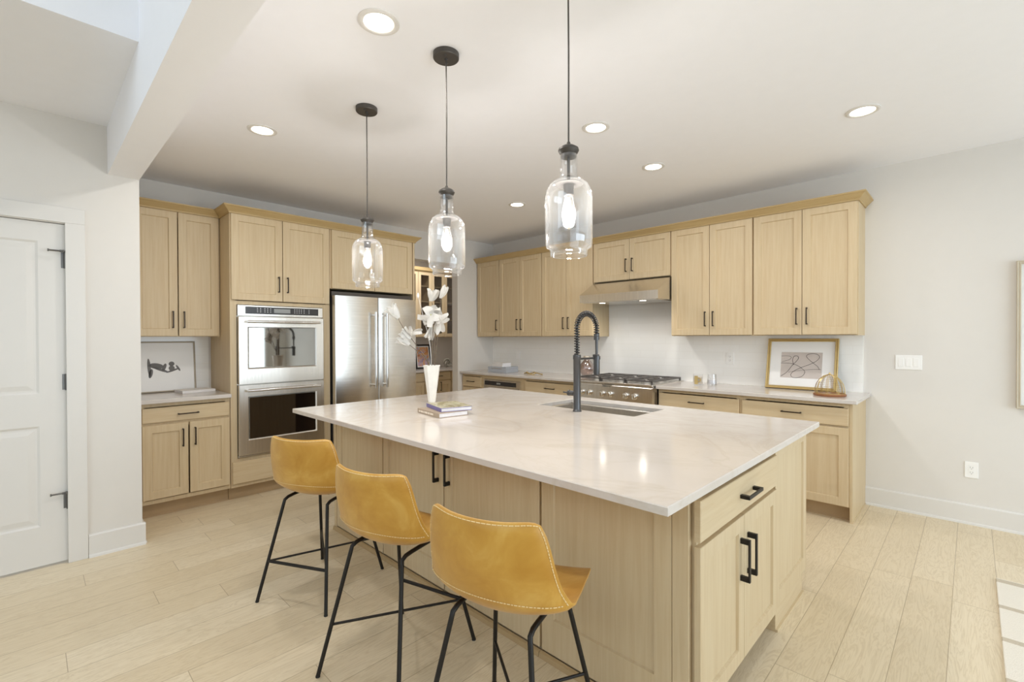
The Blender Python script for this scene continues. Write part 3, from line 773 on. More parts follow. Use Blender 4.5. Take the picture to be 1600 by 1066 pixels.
# sink
t = thing('sink', 'stainless undermount sink set in the island top', 'sink', (0, 0, 0))
b = B(); zt = IT-.0275; zb = zt-.19; r_ = .018
def lp(i, z): return [(SX0-.004+i, SY0-.004+i, z), (SX1+.004-i, SY0-.004+i, z), (SX1+.004-i, SY1+.004-i, z), (SX0-.004+i, SY1+.004-i, z)]
b.rings([lp(-.012, zt-.0005), lp(0, zt-.0005), lp(.003, zt-.01), lp(.006, zb+.02), lp(.028, zb), ], False, True)
bmesh.ops.solidify(b.bm, geom=b.bm.faces[:], thickness=.0015)
part('basin', b, 'stainless_level', t, None)
b = B(); b.lathe([(.055, zb+.0005), (.05, zb+.003), (.04, zb+.001), (0, zb+.001)], 24, ((SX0+SX1)/2, (SY0+SY1)/2, .001)); part('drain', b, 'chrome', t)
# faucet
fxx, fyy = 3.247, -2.335
t = thing('faucet', 'dark gunmetal pull-down faucet with coiled spring hose', 'faucet', (fxx, fyy, IT))
b = B(); b.lathe([(.029, 0), (.029, .004), (.0255, .008), (.0235, .02), (.0235, .335), (.0255, .338), (.0255, .362), (.022, .366), (0, .366)], 28); part('column', b, 'gunmetal', t)
sd = .222                                      # reach towards the sink
def arc_pts(n):
    pts = [Vector((0, 0, .36+.17*i/10)) for i in range(10)]
    for i in range(n+1):
        a = pi - pi*i/n; pts.append(Vector((0, sd/2+sd/2*cos(a), .53+.105*sin(a))))
    pts += [Vector((0, sd, .53-.06*i/4)) for i in range(1, 5)]
    return pts
path = arc_pts(24)
b = B(); b.tube(path, .0085, 12); part('hose', b, 'black_metal', t)
# spring as a helix round the hose
L = [0]
for a, c in zip(path, path[1:]): L.append(L[-1]+(c-a).length)
hel = []; turns = 34; N = turns*14; k = 0
for i in range(N+1):
    s_ = L[-1]*i/N
    while k < len(L)-2 and L[k+1] < s_: k += 1
    f = (s_-L[k])/(L[k+1]-L[k]); p = path[k].lerp(path[k+1], f)
    k0 = max(0, k-1); k1 = min(len(path)-1, k+2); d = (path[k1]-path[k0]).normalized(); u = Vector((1, 0, 0)); w = d.cross(u)
    a = 2*pi*turns*i/N; hel.append(p + (u*cos(a)+w*sin(a))*.0168)
b = B(); b.tube(hel, .0031, 6); part('spring', b, 'gunmetal', t)
b = B(); b.lathe([(.0185, .46), (.0185, .50), (.016, .503), (0, .503)], 20, (0, sd, 0)); part('spring_collar', b, 'gunmetal', t)
b = B(); b.tube([(0, sd, .46), (0, sd, .36)], [.010, .0085], 14); b.lathe([(.0, .225), (.020, .225), (.021, .23), (.021, .345), (.017, .362), (0, .364)], 22, (0, sd, 0)); part('spray_head', b, 'gunmetal', t)
b = B(); b.tube([(0, .02, .338), (0, sd-.02, .338)], .0065, 10); b.lathe([(.0255, .328), (.0255, .350)], 20, (0, sd, 0)); b.box(-.012, sd-.03, .349, .02, sd-.018, .362, .002); part('holder_arm', b, 'gunmetal', t)
b = B(); b.tube([(-.02, 0, .115), (-.062, 0, .115)], .0165, 16); b.tube([(-.062, 0, .115), (-.070, 0, .115)], .019, 16); b.tube([(-.066, 0, .115), (-.105, -.01, .118)], .005, 10); part('lever', b, 'gunmetal', t)

# ------------------------------------------------------------------ bar stools
def rail(p, q, n): return [p.lerp(q, i/n) for i in range(n+1)]
def shell_point(u, v):
    """u 0 front edge .. 1 top of back, v -1..1 across"""
    prof = [(0, .212, .540, .195), (.07, .202, .556, .205), (.22, .12, .556, .222), (.38, .02, .552, .236), (.5, -.075, .558, .246), (.58, -.135, .580, .250), (.66, -.170, .622, .244), (.78, -.196, .698, .230), (.9, -.210, .782, .214), (1, -.218, .857, .190)]
    for a, c in zip(prof, prof[1:]):
        if u <= c[0]+1e-9: break
    f = (u-a[0])/(c[0]-a[0]); 
    i = prof.index(a); p0 = prof[max(0, i-1)]; p3 = prof[min(len(prof)-1, i+2)]
    def cr(j):
        return .5*((2*a[j])+(-p0[j]+c[j])*f+(2*p0[j]-5*a[j]+4*c[j]-p3[j])*f*f+(-p0[j]+3*a[j]-3*c[j]+p3[j])*f**3)
    d, z, w = cr(1), cr(2), cr(3)
    v2 = v*v; back = max(0, min(1, (u-.45)/.22)); back = back*back*(3-2*back)
    seat = 1-back
    frnt = max(0, 1-u/.3)
    z += seat*(.040*v2*(1-.6*frnt)) - .012*frnt*frnt*0
    fold = 1-abs(u-.56)/.16; fold = max(0, fold)
    d += back*(.072*v2*(1-.25*max(0, (u-.7)/.3))) + .010*v2*seat*0
    z += .02*fold*v2
    z += .016*v2*v2*max(0, (u-.85)/.15) if u > .85 else 0
    w = w*(1-.035*back*v2) + .010*fold*abs(v)**4
    # round the corners of the front edge and the top
    if u < .07: d -= .035*abs(v)**5*(1-u/.07)
    if u > .93: z -= .022*abs(v)**9*((u-.93)/.07)
    return Vector((v*w, d, z))
def make_stool(label, loc, rz, frz):
    t = thing('bar_stool', label, 'bar stool', loc, rz, 'tan leather bar stools at the island')
    # the leather shell: inner and outer skins with a rounded edge
    NU, NV = 44, 24; TH = .016
    P = [[shell_point(i/NU, -1+2*j/NV) for j in range(NV+1)] for i in range(NU+1)]
    def nrm(i, j):
        a = P[min(NU, i+1)][j]-P[max(0, i-1)][j]; c = P[i][min(NV, j+1)]-P[i][max(0, j-1)]
        return c.cross(a).normalized()
    Nn = [[nrm(i, j) for j in range(NV+1)] for i in range(NU+1)]
    up = 1 if Nn[8][NV//2].z > 0 else -1
    bm = bmesh.new()
    def edge_f(i, j):
        e = min(i, NU-i, 3)/3*1.0, min(j, NV-j, 3)/3*1.0
        return (1-(1-min(e[0], 1))**2)**.5, (1-(1-min(e[1], 1))**2)**.5
    def off(i, j):
        a, c = edge_f(i, j); return TH*(.32+.68*min(a, c))
    seatpad = lambda i, j: .018*max(0, 1-abs(i/NU-.33)/.42)*(1-(abs(j/NV-.5)*2)**4)
    top = [[bm.verts.new(P[i][j]) for j in range(NV+1)] for i in range(NU+1)]
    bot = [[bm.verts.new(P[i][j]-Nn[i][j]*up*(off(i, j)+seatpad(i, j))) for j in range(NV+1)] for i in range(NU+1)]
    for i in range(NU):
        for j in range(NV):
            bm.faces.new((top[i][j], top[i][j+1], top[i+1][j+1], top[i+1][j])); bm.faces.new((bot[i][j], bot[i+1][j], bot[i+1][j+1], bot[i][j+1]))
    for i in range(NU):
        bm.faces.new((top[i][0], top[i+1][0], bot[i+1][0], bot[i][0])); bm.faces.new((top[i][NV], bot[i][NV], bot[i+1][NV], top[i+1][NV]))
    for j in range(NV):
        bm.faces.new((top[0][j], bot[0][j], bot[0][j+1], top[0][j+1])); bm.faces.new((top[NU][j], top[NU][j+1], bot[NU][j+1], bot[NU][j]))
    outer = lambda i, j: P[i][j]-Nn[i][j]*up*(off(i, j)+seatpad(i, j)+.0015)
    bb = B(); bb.bm.free(); bb.bm = bm
    o = part('seat_shell', bb, 'tan_leather', t, 60)
    # saddle stitching round the back and along its foot
    def outf(i, j):
        i0, j0 = min(NU-1, int(i)), min(NV-1, int(j)); a, c = i-i0, j-j0
        return outer(i0, j0)*(1-a)*(1-c) + outer(i0+1, j0)*a*(1-c) + outer(i0, j0+1)*(1-a)*c + outer(i0+1, j0+1)*a*c
    row = int(NU*.665); ej = .45; ei = NU-.5
    pts = [outf(row-1.6*abs(2*j/NV-1)**2, j) for j in range(1, NV)]
    edge = [outf(i, ej) for i in range(row-2, NU)] + [outf(ei, ej)] + [outf(ei, j) for j in range(1, NV)] + [outf(ei, NV-ej)] + [outf(i, NV-ej) for i in range(NU-1, row-3, -1)]
    def stitches(poly, b, step=.0095, ln=.0065, r=.0017):
        acc = 0
        for a, c in zip(poly, poly[1:]):
            L_ = (c-a).length; s = step-acc if acc else 0
            while s < L_:
                p = a.lerp(c, s/L_); q = a.lerp(c, min(1, (s+ln)/L_)); 
                if (q-p).length > 1e-4: b.tube([p, q], r, 4)
                s += step
            acc = (L_-s) % step if False else 0
    b = B(); stitches(pts, b); stitches(edge, b); o2 = part('stitching', b, 'thread', o, None); o2['kind'] = 'stuff'
    # underside plate
    b = B(); b.box(-.07, -.04, .522, .07, .08, .528, .002); part('seat_plate', b, 'black_metal', t, None)
    # legs
    fr = Matrix.Rotation(frz, 4, 'Z')
    tops = {k: fr @ Vector((sx*.135, sy*.135, .519)) for k, sx, sy in (('A', -1, -1), ('B', 1, -1), ('C', -1, 1), ('D', 1, 1))}
    feet = {k: fr @ Vector((sx*.214, sy*.250, 0)) for k, sx, sy in (('A', -1, -1), ('B', 1, -1), ('C', -1, 1), ('D', 1, 1))}
    for k in 'ABCD':
        a, f = tops[k], feet[k]; mate = tops[{'A': 'C', 'C': 'A', 'B': 'D', 'D': 'B'}[k]]; inn = (a+mate)*.5; inn.z = .520; d = (f-a).normalized()
        b = B(); b.tube([inn, inn.lerp(a, .6), inn.lerp(a, .85)+Vector((0, 0, -.002)), a+d*.012, a+d*.035, f+Vector((0, 0, .004))], .0085, 12)
        l = part('leg', b, 'black_metal', t, 50)
        b = B(); b.tube([f+Vector((0, 0, .006)), f], .0092, 12); part('foot_cap', b, 'rubber', l)
    at = lambda k, z: feet[k].lerp(tops[k], z/.519)
    for p, q, r, z in (('A', 'D', .0055, .20), ('C', 'B', .0055, .205)):
        b = B(); b.tube([at(p, z), at(q, z)], r, 10); part('cross_bar', b, 'black_metal', t)
    b = B(); b.tube([at('C', .20), at('D', .20)], .008, 12); part('footrest', b, 'black_metal', t)
    return t
make_stool('tan leather bar stool farthest from the camera, in front of the ovens', (2.478, -3.662, 0), R(27), pi)
make_stool('middle tan leather bar stool of the three', (3.31, -3.697, 0), R(15.5), 0)
make_stool('nearest tan leather bar stool, its back largest in view', (3.985, -3.70, 0), R(16), pi)

# ------------------------------------------------------------------ ceiling fixtures
ring = B(); ring.lathe([(.088, 0), (.088, -.004), (.080, -.008), (.066, -.007), (.062, -.002), (.062, 0)], 40)
ring_me = ring.mesh('trim_ring', 50)
lens = B(); lens.lathe([(0, -.004), (.061, -.004), (.061, -.001), (0, -.001)], 36); lens_me = lens.mesh('lens', 30)
LIGHTS = [(3.233, -3.738, 'recessed ceiling light nearest the camera, above the stools'), (1.739, -3.724, 'recessed ceiling light at the left above the oven aisle'),
          (3.315, -2.217, 'recessed ceiling light above the island sink'), (3.24, -1.298, 'recessed ceiling light in the aisle in front of the range hood'),
          (1.724, -1.291, 'farthest recessed ceiling light near the pantry corner'), (4.594, -1.269, 'recessed ceiling light at the right near the dining wall')]
first = None
for x, y, lb in LIGHTS:
    if first is None:
        first = thing('recessed_light', lb, 'ceiling light', (x, y, H), 0, 'recessed ceiling lights')
        link('trim_ring', ring_me, 'trim_paint', first); link('lens', lens_me, 'lamp_lens', first)
    else: dup(first, (x, y, H), lb)
    d = bpy.data.lights.new('downlight', 'AREA'); d.shape = 'DISK'; d.size = .12; d.energy = 7; d.color = (1, .975, .94); d.spread = R(170)
    lo = bpy.data.objects.new('downlight', d); COL.objects.link(lo); lo.location = (x, y, H-.012)

def make_pendant(label, loc):
    t = thing('pendant_light', label, 'pendant light', loc, 0, 'clear glass pendant lights over the island')   # origin at the ceiling
    b = B(); b.lathe([(0, 0), (.062, 0), (.062, -.022), (.059, -.026), (.008, -.026), (.007, -.034), (0, -.034)], 36)
    for s in (-1, 1): b.lathe([(0, -.032), (.005, -.031), (.006, -.026)], 10, (s*.034*.7, -s*.034*.7, 0))
    part('canopy', b, 'pendant_metal', t)
    z = lambda a: a-H
    b = B(); b.tube([(0, 0, -.03), (.0015, 0, -.3), (0, 0, z(2.105))], .0032, 8); part('cord', b, 'pendant_metal', t)
    b = B(); b.lathe([(0, z(2.112)), (.006, z(2.110)), (.008, z(2.103)), (.022, z(2.096)), (.037, z(2.086)), (.039, z(2.078)), (.034, z(2.068)), (.029, z(2.063)), (.029, z(2.053)), (0, z(2.053))], 32); part('cap', b, 'pendant_metal', t)
    b = B(); b.tube([(0, 0, z(2.055)), (0, 0, z(1.955))], .0055, 12); b.lathe([(0, z(1.958)), (.052, z(1.955)), (.053, z(1.952)), (0, z(1.951))], 32); b.lathe([(.0, z(1.952)), (.019, z(1.951)), (.019, z(1.912)), (.016, z(1.908)), (0, z(1.908))], 24)
    part('socket', b, 'pendant_metal', t)
    prof = [(.032, 2.062), (.0325, 2.02), (.033, 1.985), (.038, 1.972), (.055, 1.963), (.072, 1.950), (.083, 1.930), (.088, 1.905), (.0885, 1.86), (.0885, 1.76), (.088, 1.728), (.084, 1.716), (.074, 1.711), (.070, 1.704), (.070, 1.688), (.067, 1.683)]
    inner = [(r-.0028, zz) for r, zz in reversed(prof)]
    b = B(); b.lathe([(r, z(zz)) for r, zz in prof+inner], 44, closed=True); part('glass_shade', b, 'pendant_glass', t, 60)
    b = B(); b.lathe([(.013, z(1.908)), (.017, z(1.895)), (.022, z(1.87)), (.0265, z(1.845)), (.027, z(1.83)), (.022, z(1.81)), (.012, z(1.795)), (0, z(1.79))], 24)
    part('bulb', b, 'tumbler_glass', t, 60)
    b = B(); b.lathe([(0, z(1.905)), (.005, z(1.903)), (.009, z(1.88)), (.010, z(1.85)), (.006, z(1.828)), (0, z(1.822))], 16); part('filament', b, 'bulb_glow', t, 60)
    return t
pl = make_pendant('clear glass pendant farthest from the camera, in front of the refrigerator cabinet', (2.495, -3.393, H))
dup(pl, (3.257, -3.393, H), 'middle clear glass pendant of the three over the island')
dup(pl, (3.987, -3.387, H), 'nearest clear glass pendant, largest and hanging in front of the range cabinets')
for (x, y) in ((2.495, -3.393), (3.257, -3.393), (3.987, -3.387)):
    d = bpy.data.lights.new('pendant_bulb_light', 'POINT'); d.energy = 14; d.color = (1, .97, .94); d.shadow_soft_size = .022
    lo = bpy.data.objects.new('pendant_bulb_light', d); COL.objects.link(lo); lo.location = (x, y, 1.85)

# ------------------------------------------------------------------ pantry
d = bpy.data.lights.new('pantry_fill_light', 'AREA'); d.shape = 'DISK'; d.size = .3; d.energy = 13; d.color = (1, .97, .95)  # unseen fill lamp without a fixture, added to brighten the dark pantry
lo = bpy.data.objects.new('pantry_fill_light', d); COL.objects.link(lo); lo.location = (-.7, -.6, H-.03)
PX = -1.2
t = thing('pantry_wall_cabinet', 'glass-door cabinet seen through the pantry opening', 'cabinet', (-1.628, -1.02, 0), RZ)
PW = 1.56; PD = PX+1.63-.02
b = B(); z0, z1 = 1.385, 2.44
for x in (0, PW-.018): b.box(x, -PD, z0, x+.018, 0, z1)
b.box(.018, -PD, z0, PW-.018, 0, z0+.018); b.box(.018, -PD, z1-.018, PW-.018, 0, z1); b.box(.018, -.012, z0+.018, PW-.018, 0, z1-.018); b.box(.77, -PD, z0, .79, -.012, z1-.018)
for zz in (1.66, 1.95, 2.2): b.box(.018, -PD+.03, zz, PW-.018, -.012, zz+.015)
part('body', b, 'maple_upright', t, None)
dw = .255
for k in range(6):
    a = .012+k*(dw+.004); h = DT-1.395; b = B(); st = .05
    b.box(a, -PD-.02, 1.395, a+st, -PD-.001, 1.395+h, .001); b.box(a+dw-st, -PD-.02, 1.395, a+dw, -PD-.001, 1.395+h, .001); b.box(a+st, -PD-.02, 1.395, a+dw-st, -PD-.001, 1.395+st, .001); b.box(a+st, -PD-.02, 1.395+h-st, a+dw-st, -PD-.001, 1.395+h, .001)
    o = part('door', b, 'maple_upright', t, None)
    b = B(); b.box(a+st, -PD-.011, 1.395+st, a+dw-st, -PD-.007, 1.395+h-st); part('pane', b, 'cabinet_glass', o, None)
    link('handle', pull(True, 'thin', .14), 'bronze_dark', o, ((a+dw-.025) if k % 2 == 0 else (a+.025), -PD-.02, 1.53))
b = B(); b.box(0, -PD-.03, 2.428, PW, 0, 2.44); b.box(0, -PD-.055, 2.44, PW, 0, 2.50, .01); part('cornice', b, 'maple_crown', t, None)
t = thing('pantry_base_cabinet', 'base cabinet seen through the pantry opening, drawers over doors', 'cabinet', (-1.628, -1.02, 0), RZ)
fr = []
for k in range(3):
    a = .012+k*.516; fr += [('drawer', a, a+.50, .70, .826, (a+.25, .765, False)), ('door', a, a+.247, .12, .685, (a+.21, .60, True)), ('door', a+.253, a+.50, .12, .685, (a+.29, .60, True))]
fill(t, PW, .84, .59, fr, (.10, .06), hole=[(.66, .72)])
solo('countertop', plate(-1.629, -1.02, -.985, .54, .84, .87), 'counter_quartz', 'white countertop seen through the pantry opening behind the flower vase', 'countertop')
# pantry picture
def framed(name, label, cat, w, h, loc, rot, fw, ft, fmat, mat_w, art_mat, extra=None, inner=None, group=None):
    """frame in its own plane: x across, z up, faces -y, origin at bottom middle of the back"""
    t = thing(name, label, cat, loc, rot, group)
    b = B()
    def lp(i, y): return [(-w/2+i, y, i), (w/2-i, y, i), (w/2-i, y, h-i), (-w/2+i, y, h-i)]
    b.rings([lp(fw, -.004), lp(0, 0), lp(0, -ft+.003), lp(.003, -ft), lp(fw*.45, -ft*.82), lp(fw-.004, -ft*.95), lp(fw, -ft*.7), lp(fw, -.004)], False, False)
    part('frame', b, fmat, t, None)
    b = B(); b.box(-w/2+fw*.8, -.006, fw*.8, w/2-fw*.8, -.002, h-fw*.8); part('mat_board' if mat_w else 'print', b, 'mat_board' if mat_w else art_mat, t, None)
    if mat_w:
        l, r_, bo, tp = mat_w
        b = B(); b.box(-w/2+l, -.0075, bo, w/2-r_, -.0062, h-tp); o = part('print', b, art_mat, t, None)
        if extra: extra(o)
    return t
framed('framed_picture', 'black framed colourful abstract print on the pantry counter', 'picture', .31, .40, (-1.33, -.30, .8705), (R(-9), 0, R(90)), .026, .022, 'black_frame', (.045, .045, .045, .045), 'colour_art')
b = B(); pts = []
for i in range(72):
    a = 2*pi*i/72; pts.append((.0 + (.055+.022*cos(3*a))*cos(2*a), (.022*sin(3*a)), .088 + (.055+.022*cos(3*a))*sin(2*a)*.9))
b.tube(pts, .013, 10, closed=True)
solo('knot_sculpture', b, 'knot_grey', 'grey knot sculpture on the pantry counter beside the black framed print', 'ornament', (-1.12, .02, .8705), RZ, smooth=60)

# ------------------------------------------------------------------ things on the island
t = thing('vase', 'tall tapered white stone vase on the island', 'vase', (2.187, -2.706, IT))
b = B(); b.lathe([(0, 0), (.026, 0), (.028, .004), (.062, .262), (.066, .272), (.062, .274), (.057, .262), (.03, .05), (0, .03)], 8, M=Matrix.Rotation(R(22.5), 4, 'Z')); part('body', b, 'vase_stone', t, 20)
VT = Vector((2.187, -2.706, IT+.262))
lat = Vector((.716, .698, 0)); dep = Vector((-.698, .716, 0))
def petal(b, base, d, L, W, curl, roll):
    d = d.normalized(); s = d.cross(Vector((0, 0, 1))); s = s.normalized() if s.length > 1e-3 else Vector((1, 0, 0)); n = s.cross(d)
    s, n = s*cos(roll)+n*sin(roll), n*cos(roll)-s*sin(roll)
    rows = 8; cols = 6; g_ = []
    for i in range(rows+1):
        u = i/rows; w = W*(sin(pi*min(1, .12+u*.86))**.8); lift = curl*u*u
        g_.append([base + d*L*u + n*lift*L + s*w*(j/cols-.5)*2*.5 - n*(.35*W*(1-abs(j/cols-.5)*2)) for j in range(cols+1)])
    t_ = bmesh.new(); vv = [[t_.verts.new(p) for p in r] for r in g_]
    for i in range(rows):
        for j in range(cols): t_.faces.new((vv[i][j], vv[i][j+1], vv[i+1][j+1], vv[i+1][j]))
    bmesh.ops.solidify(t_, geom=t_.faces[:], thickness=.0012)
    b.join(t_)
def stem(pts, r=.0026):
    b = B(); P_ = [Vector(p) for p in pts]; out = []
    for i in range(len(P_)-1):
        p0 = P_[max(0, i-1)]; p1 = P_[i]; p2 = P_[i+1]; p3 = P_[min(len(P_)-1, i+2)]
        for k in range(6):
            f = k/6; out.append(.5*((2*p1)+(-p0+p2)*f+(2*p0-5*p1+4*p2-p3)*f*f+(-p0+3*p1-3*p2+p3)*f**3))
    out.append(P_[-1]); b.tube(out, [r*(1.15-.5*i/len(out)) for i in range(len(out))], 6); return b
def pt(l, z, d=0): return VT + lat*l + dep*d + Vector((0, 0, z-VT.z))
STEMS = [
  ('white flower stem leaning far left with three tight blossoms', [pt(-.01, .95), pt(-.02, 1.18), pt(-.12, 1.33), pt(-.215, 1.46), pt(-.26, 1.55)],
     [(pt(-.245, 1.525), (-.5, .75), .12, 'tulip'), (pt(-.155, 1.37), (-.9, .55), .10, 'tulip'), (pt(-.15, 1.405), (.35, .8), .105, 'star')]),
  ('white flower stem leaning low left with a single bud', [pt(-.012, .96), pt(-.03, 1.19), pt(-.10, 1.27), pt(-.165, 1.325)], [(pt(-.165, 1.325), (-.85, .75), .11, 'tulip')]),
  ('white flower stem standing upright with a large open bloom', [pt(.005, .95), pt(.0, 1.2), pt(.01, 1.38), pt(.012, 1.52)],
     [(pt(.012, 1.535, -.03), (-.1, .25), .11, 'open'), (pt(.045, 1.50), (.6, -.35), .12, 'star'), (pt(.0, 1.46), (-.1, -1), .10, 'tulip')]),
  ('white flower stem rising to two cupped blossoms at the top', [pt(.012, .96), pt(.02, 1.25), pt(.03, 1.5), pt(.005, 1.64)], [(pt(.0, 1.655), (.35, .9), .10, 'cup')]),
  ('white flower stem at the right tipped by a narrow blossom', [pt(.016, .96), pt(.03, 1.25), pt(.06, 1.5), pt(.068, 1.675)], [(pt(.068, 1.675), (.55, 1), .10, 'tulip')]),
  ('thin white budded twig behind the large bloom', [pt(-.004, .96), pt(-.01, 1.3), pt(-.065, 1.55), pt(-.10, 1.69)], [(pt(-.10, 1.69), (0, 1), .045, 'bud')]),
]
for lb, pts, bl in STEMS:
    t = thing('flower_stem', lb, 'flower', (0, 0, 0), 0, 'white flower stems in the island vase')
    part('stem', stem(pts, .0028 if 'twig' not in lb else .0018), 'twig' if 'twig' not in lb else 'petal', t, 60)
    for (c, dr, L_, kind) in bl:
        ax = (lat*dr[0] + Vector((0, 0, dr[1])) + dep*(-.15)).normalized(); b = B()
        s1 = ax.cross(dep).normalized(); s2 = ax.cross(s1)
        if kind == 'tulip':
            for k in range(5):
                a = 2*pi*k/5; petal(b, c, ax+(s1*cos(a)+s2*sin(a))*.30, L_*(.9+.15*random.random()), L_*.42, -.12, a)
        elif kind == 'cup':
            for k in range(5):
                a = 2*pi*k/5; petal(b, c, ax+(s1*cos(a)+s2*sin(a))*.5, L_*(.85+.2*random.random()), L_*.6, -.1, a)
        elif kind == 'star':
            for k in range(5):
                a = 2*pi*k/5+.4; petal(b, c, ax*.55+(s1*cos(a)+s2*sin(a))*.9, L_*(.7+.3*random.random()), L_*.5, .1, a)
        elif kind == 'open':
            ax = (-dep*.9+lat*-.25+Vector((0, 0, .3))).normalized(); s1 = ax.cross(Vector((0, 0, 1))).normalized(); s2 = ax.cross(s1)
            for k in range(7):
                a = 2*pi*k/7; petal(b, c, ax*.35+(s1*cos(a)+s2*sin(a)), L_*(.75+.25*random.random()), L_*1.0, .05, a)
        else:
            b.lathe([(0, -.02), (.008, -.008), (.009, .008), (.004, .022), (0, .026)], 10, c)
        o = part('blossom', b, 'petal', t, 60)
        if kind == 'open':
            b = B(); b.lathe([(0, -.012), (.014, -.004), (.012, .010), (0, .014)], 12, c+ax*.018); part('flower_heart', b, 'petal_heart', o, 60)

def book(name, label, w, d, h, loc, rz, cover, top=None, pages='page_white', group=None, marks=False):
    """origin at the bottom near-left corner; spine along x on the -y side"""
    t = thing(name, label, 'book', loc, rz, group)
    c = .0028; b = B(); b.box(0, 0, 0, w, d, c, .0006); b.box(0, 0, h-c, w, d, h, .0006); b.box(0, 0, c, w, .004, h-c); part('cover', b, cover, t, None)
    b = B(); b.box(.004, .0042, c+.0002, w-.004, d-.004, h-c-.0002); part('pages', b, pages, t, None)
    if top: b = B(); b.box(.001, .001, h, w-.001, d-.001, h+.0006); part('cover_picture', b, top, t, None)
    if marks:
        b = B(); x = .018
        for L_ in (.018, .03, .012, .034, .02, .04): b.box(x, -.0006, h*.3, x+L_, 0, h*.7); x += L_+.007
        part('spine_lettering', b, 'lettering_cream', t, None)
    return t
book('book', 'lower book on the island, brown spine with pale lettering', .277, .205, .028, (2.536, -3.072, IT+.0005), R(-8), 'book_brown', 'book_brown', marks=True)
book('book', 'upper book on the island, violet spine and landscape photo cover', .27, .205, .024, (2.528, -2.998, IT+.0295), R(-17), 'book_violet', 'cover_art')

# ------------------------------------------------------------------ things on the range counters
Z = CT+.0005
t = thing('box', 'grey shagreen box with a slim handle at the far corner of the counter', 'box', (.405, -.485, Z), R(3))
b = B(); b.box(0, 0, 0, .33, .24, .052, .002); part('body', b, 'grey_shagreen', t, None)
b = B(); b.box(0, 0, .053, .33, .24, .075, .002); part('lid', b, 'grey_shagreen', t, None)
b = B(); b.box(.07, -.004, .048, .25, -.0002, .056, .001); part('handle', b, 'chrome', t, None)
book('book', 'lower white book on the grey box in the far corner', .22, .16, .026, (.45, -.455, Z+.0757), R(-6), 'book_white')
book('book', 'upper white book on the grey box in the far corner', .215, .155, .022, (.452, -.452, Z+.1022), R(-4), 'book_white')
b = B(); lo = []
for i in range(40):
    a = 2*pi*i/40; lo.append((.07*cos(a), .03*sin(a), .014+.012*sin(2*a)))
b.tube(lo, .007, 8, closed=True); b.tube([(.06, .0, .012), (.10, .01, .02), (.15, .0, .012), (.19, .008, .008)], .007, 8); b.tube([(-.06, 0, .012), (-.1, -.008, .008)], .007, 8)
solo('ornament', b, 'gold_paint', 'small golden branch ornament lying on the counter left of the range', 'ornament', (1.10, -.40, Z), R(0), smooth=60)
t = thing('glass_vase', 'round pink glass vase behind the faucet, left of the range', 'vase', (1.815, -.20, Z))
b = B(); pr = [(.03, 0), (.06, .015), (.085, .06), (.09, .10), (.078, .145), (.045, .18), (.035, .195), (.038, .215)]
b.lathe(pr+[(r-.003, z+.002) for r, z in reversed(pr)], 28, closed=True); part('body', b, 'rose_glass', t, 60)
b = B(); b.lathe([(.0385, .215), (.0415, .218), (.0415, .235), (.0385, .24)], 24); part('rim', b, 'champagne', t)
t = thing('glass_cup', 'square-cut gold and clear glass cup right of the range', 'cup', (3.195, -.33, Z), R(20))
b = B()
def sq(s, z): return [(-s, -s, z), (s, -s, z), (s, s, z), (-s, s, z)]
b.rings([sq(.043, 0), sq(.043, .105), sq(.039, .105), sq(.039, .012)], True, True); part('glass', b, 'tumbler_glass', t, None)
b = B(); b.box(-.036, -.036, .013, .036, .036, .080, .004); part('candle', b, 'lettering_cream', t, None)
b = B(); b.box(-.0445, -.02, .012, -.0432, .03, .09); b.box(-.030, -.0445, .012, .0, -.0432, .092); b.lathe([(.022, 0), (.022, .002), (.013, .002), (.013, 0)], 20, closed=True, M=Matrix.Translation((.005, -.0434, .055)) @ Matrix.Rotation(pi/2, 4, 'X')); part('gold_band', b, 'gold', t, None)
t = thing('glass_tumbler', 'clear flared glass tumbler right of the gold cup', 'cup', (3.285, -.225, Z))
b = B(); pr = [(.047, 0), (.046, .02), (.041, .09), (.040, .104)]
b.lathe(pr+[(.0375, .104), (.0385, .09), (.043, .02), (.043, .012), (0.0, .012)], 28); part('glass', b, 'tumbler_glass', t, 60)
b = B(); b.lathe([(0, .013), (.041, .013), (.040, .05), (0, .052)], 24); part('wax', b, 'page_white', t, 60)
# gold framed drawing
def squiggle(o):
    b = B()
    def curve(P_, r):
        P_ = [Vector((x, -.0082, z)) for x, z in P_]; out = []
        for i in range(len(P_)-1):
            p0 = P_[max(0, i-1)]; p1 = P_[i]; p2 = P_[i+1]; p3 = P_[min(len(P_)-1, i+2)]
            for k in range(8):
                f = k/8; out.append(.5*((2*p1)+(-p0+p2)*f+(2*p0-5*p1+4*p2-p3)*f*f+(-p0+3*p1-3*p2+p3)*f**3))
        out.append(P_[-1]); b.tube(out, r, 5)
    # (fraction across, fraction up) of the print
    x0, x1, z0, z1 = -.158, .158, .098, .325
    q = lambda pts: [(x0+(x1-x0)*u, z0+(z1-z0)*v) for u, v in pts]
    curve(q([(0, .86), (.15, .87), (.25, .82), (.2, .72), (.02, .63)]), .0012)
    curve(q([(0, .58), (.2, .58), (.38, .52), (.52, .40), (.60, .26), (.55, .10), (.42, .02), (.30, .04), (.27, .16), (.36, .30), (.52, .43), (.74, .58), (.88, .72), (.93, .86), (.85, .97), (.70, .97), (.62, .88), (.68, .75), (.80, .60), (.90, .48), (.94, .36)]), .0015)
    curve(q([(.02, .06), (.16, .22), (.28, .48), (.40, .70), (.43, .82), (.38, .88), (.31, .84), (.29, .70), (.32, .52)]), .0016)
    curve(q([(.20, .22), (.45, .30), (.75, .36), (.98, .37)]), .0010)
    part('drawn_lines', b, 'art_ink', o, None)
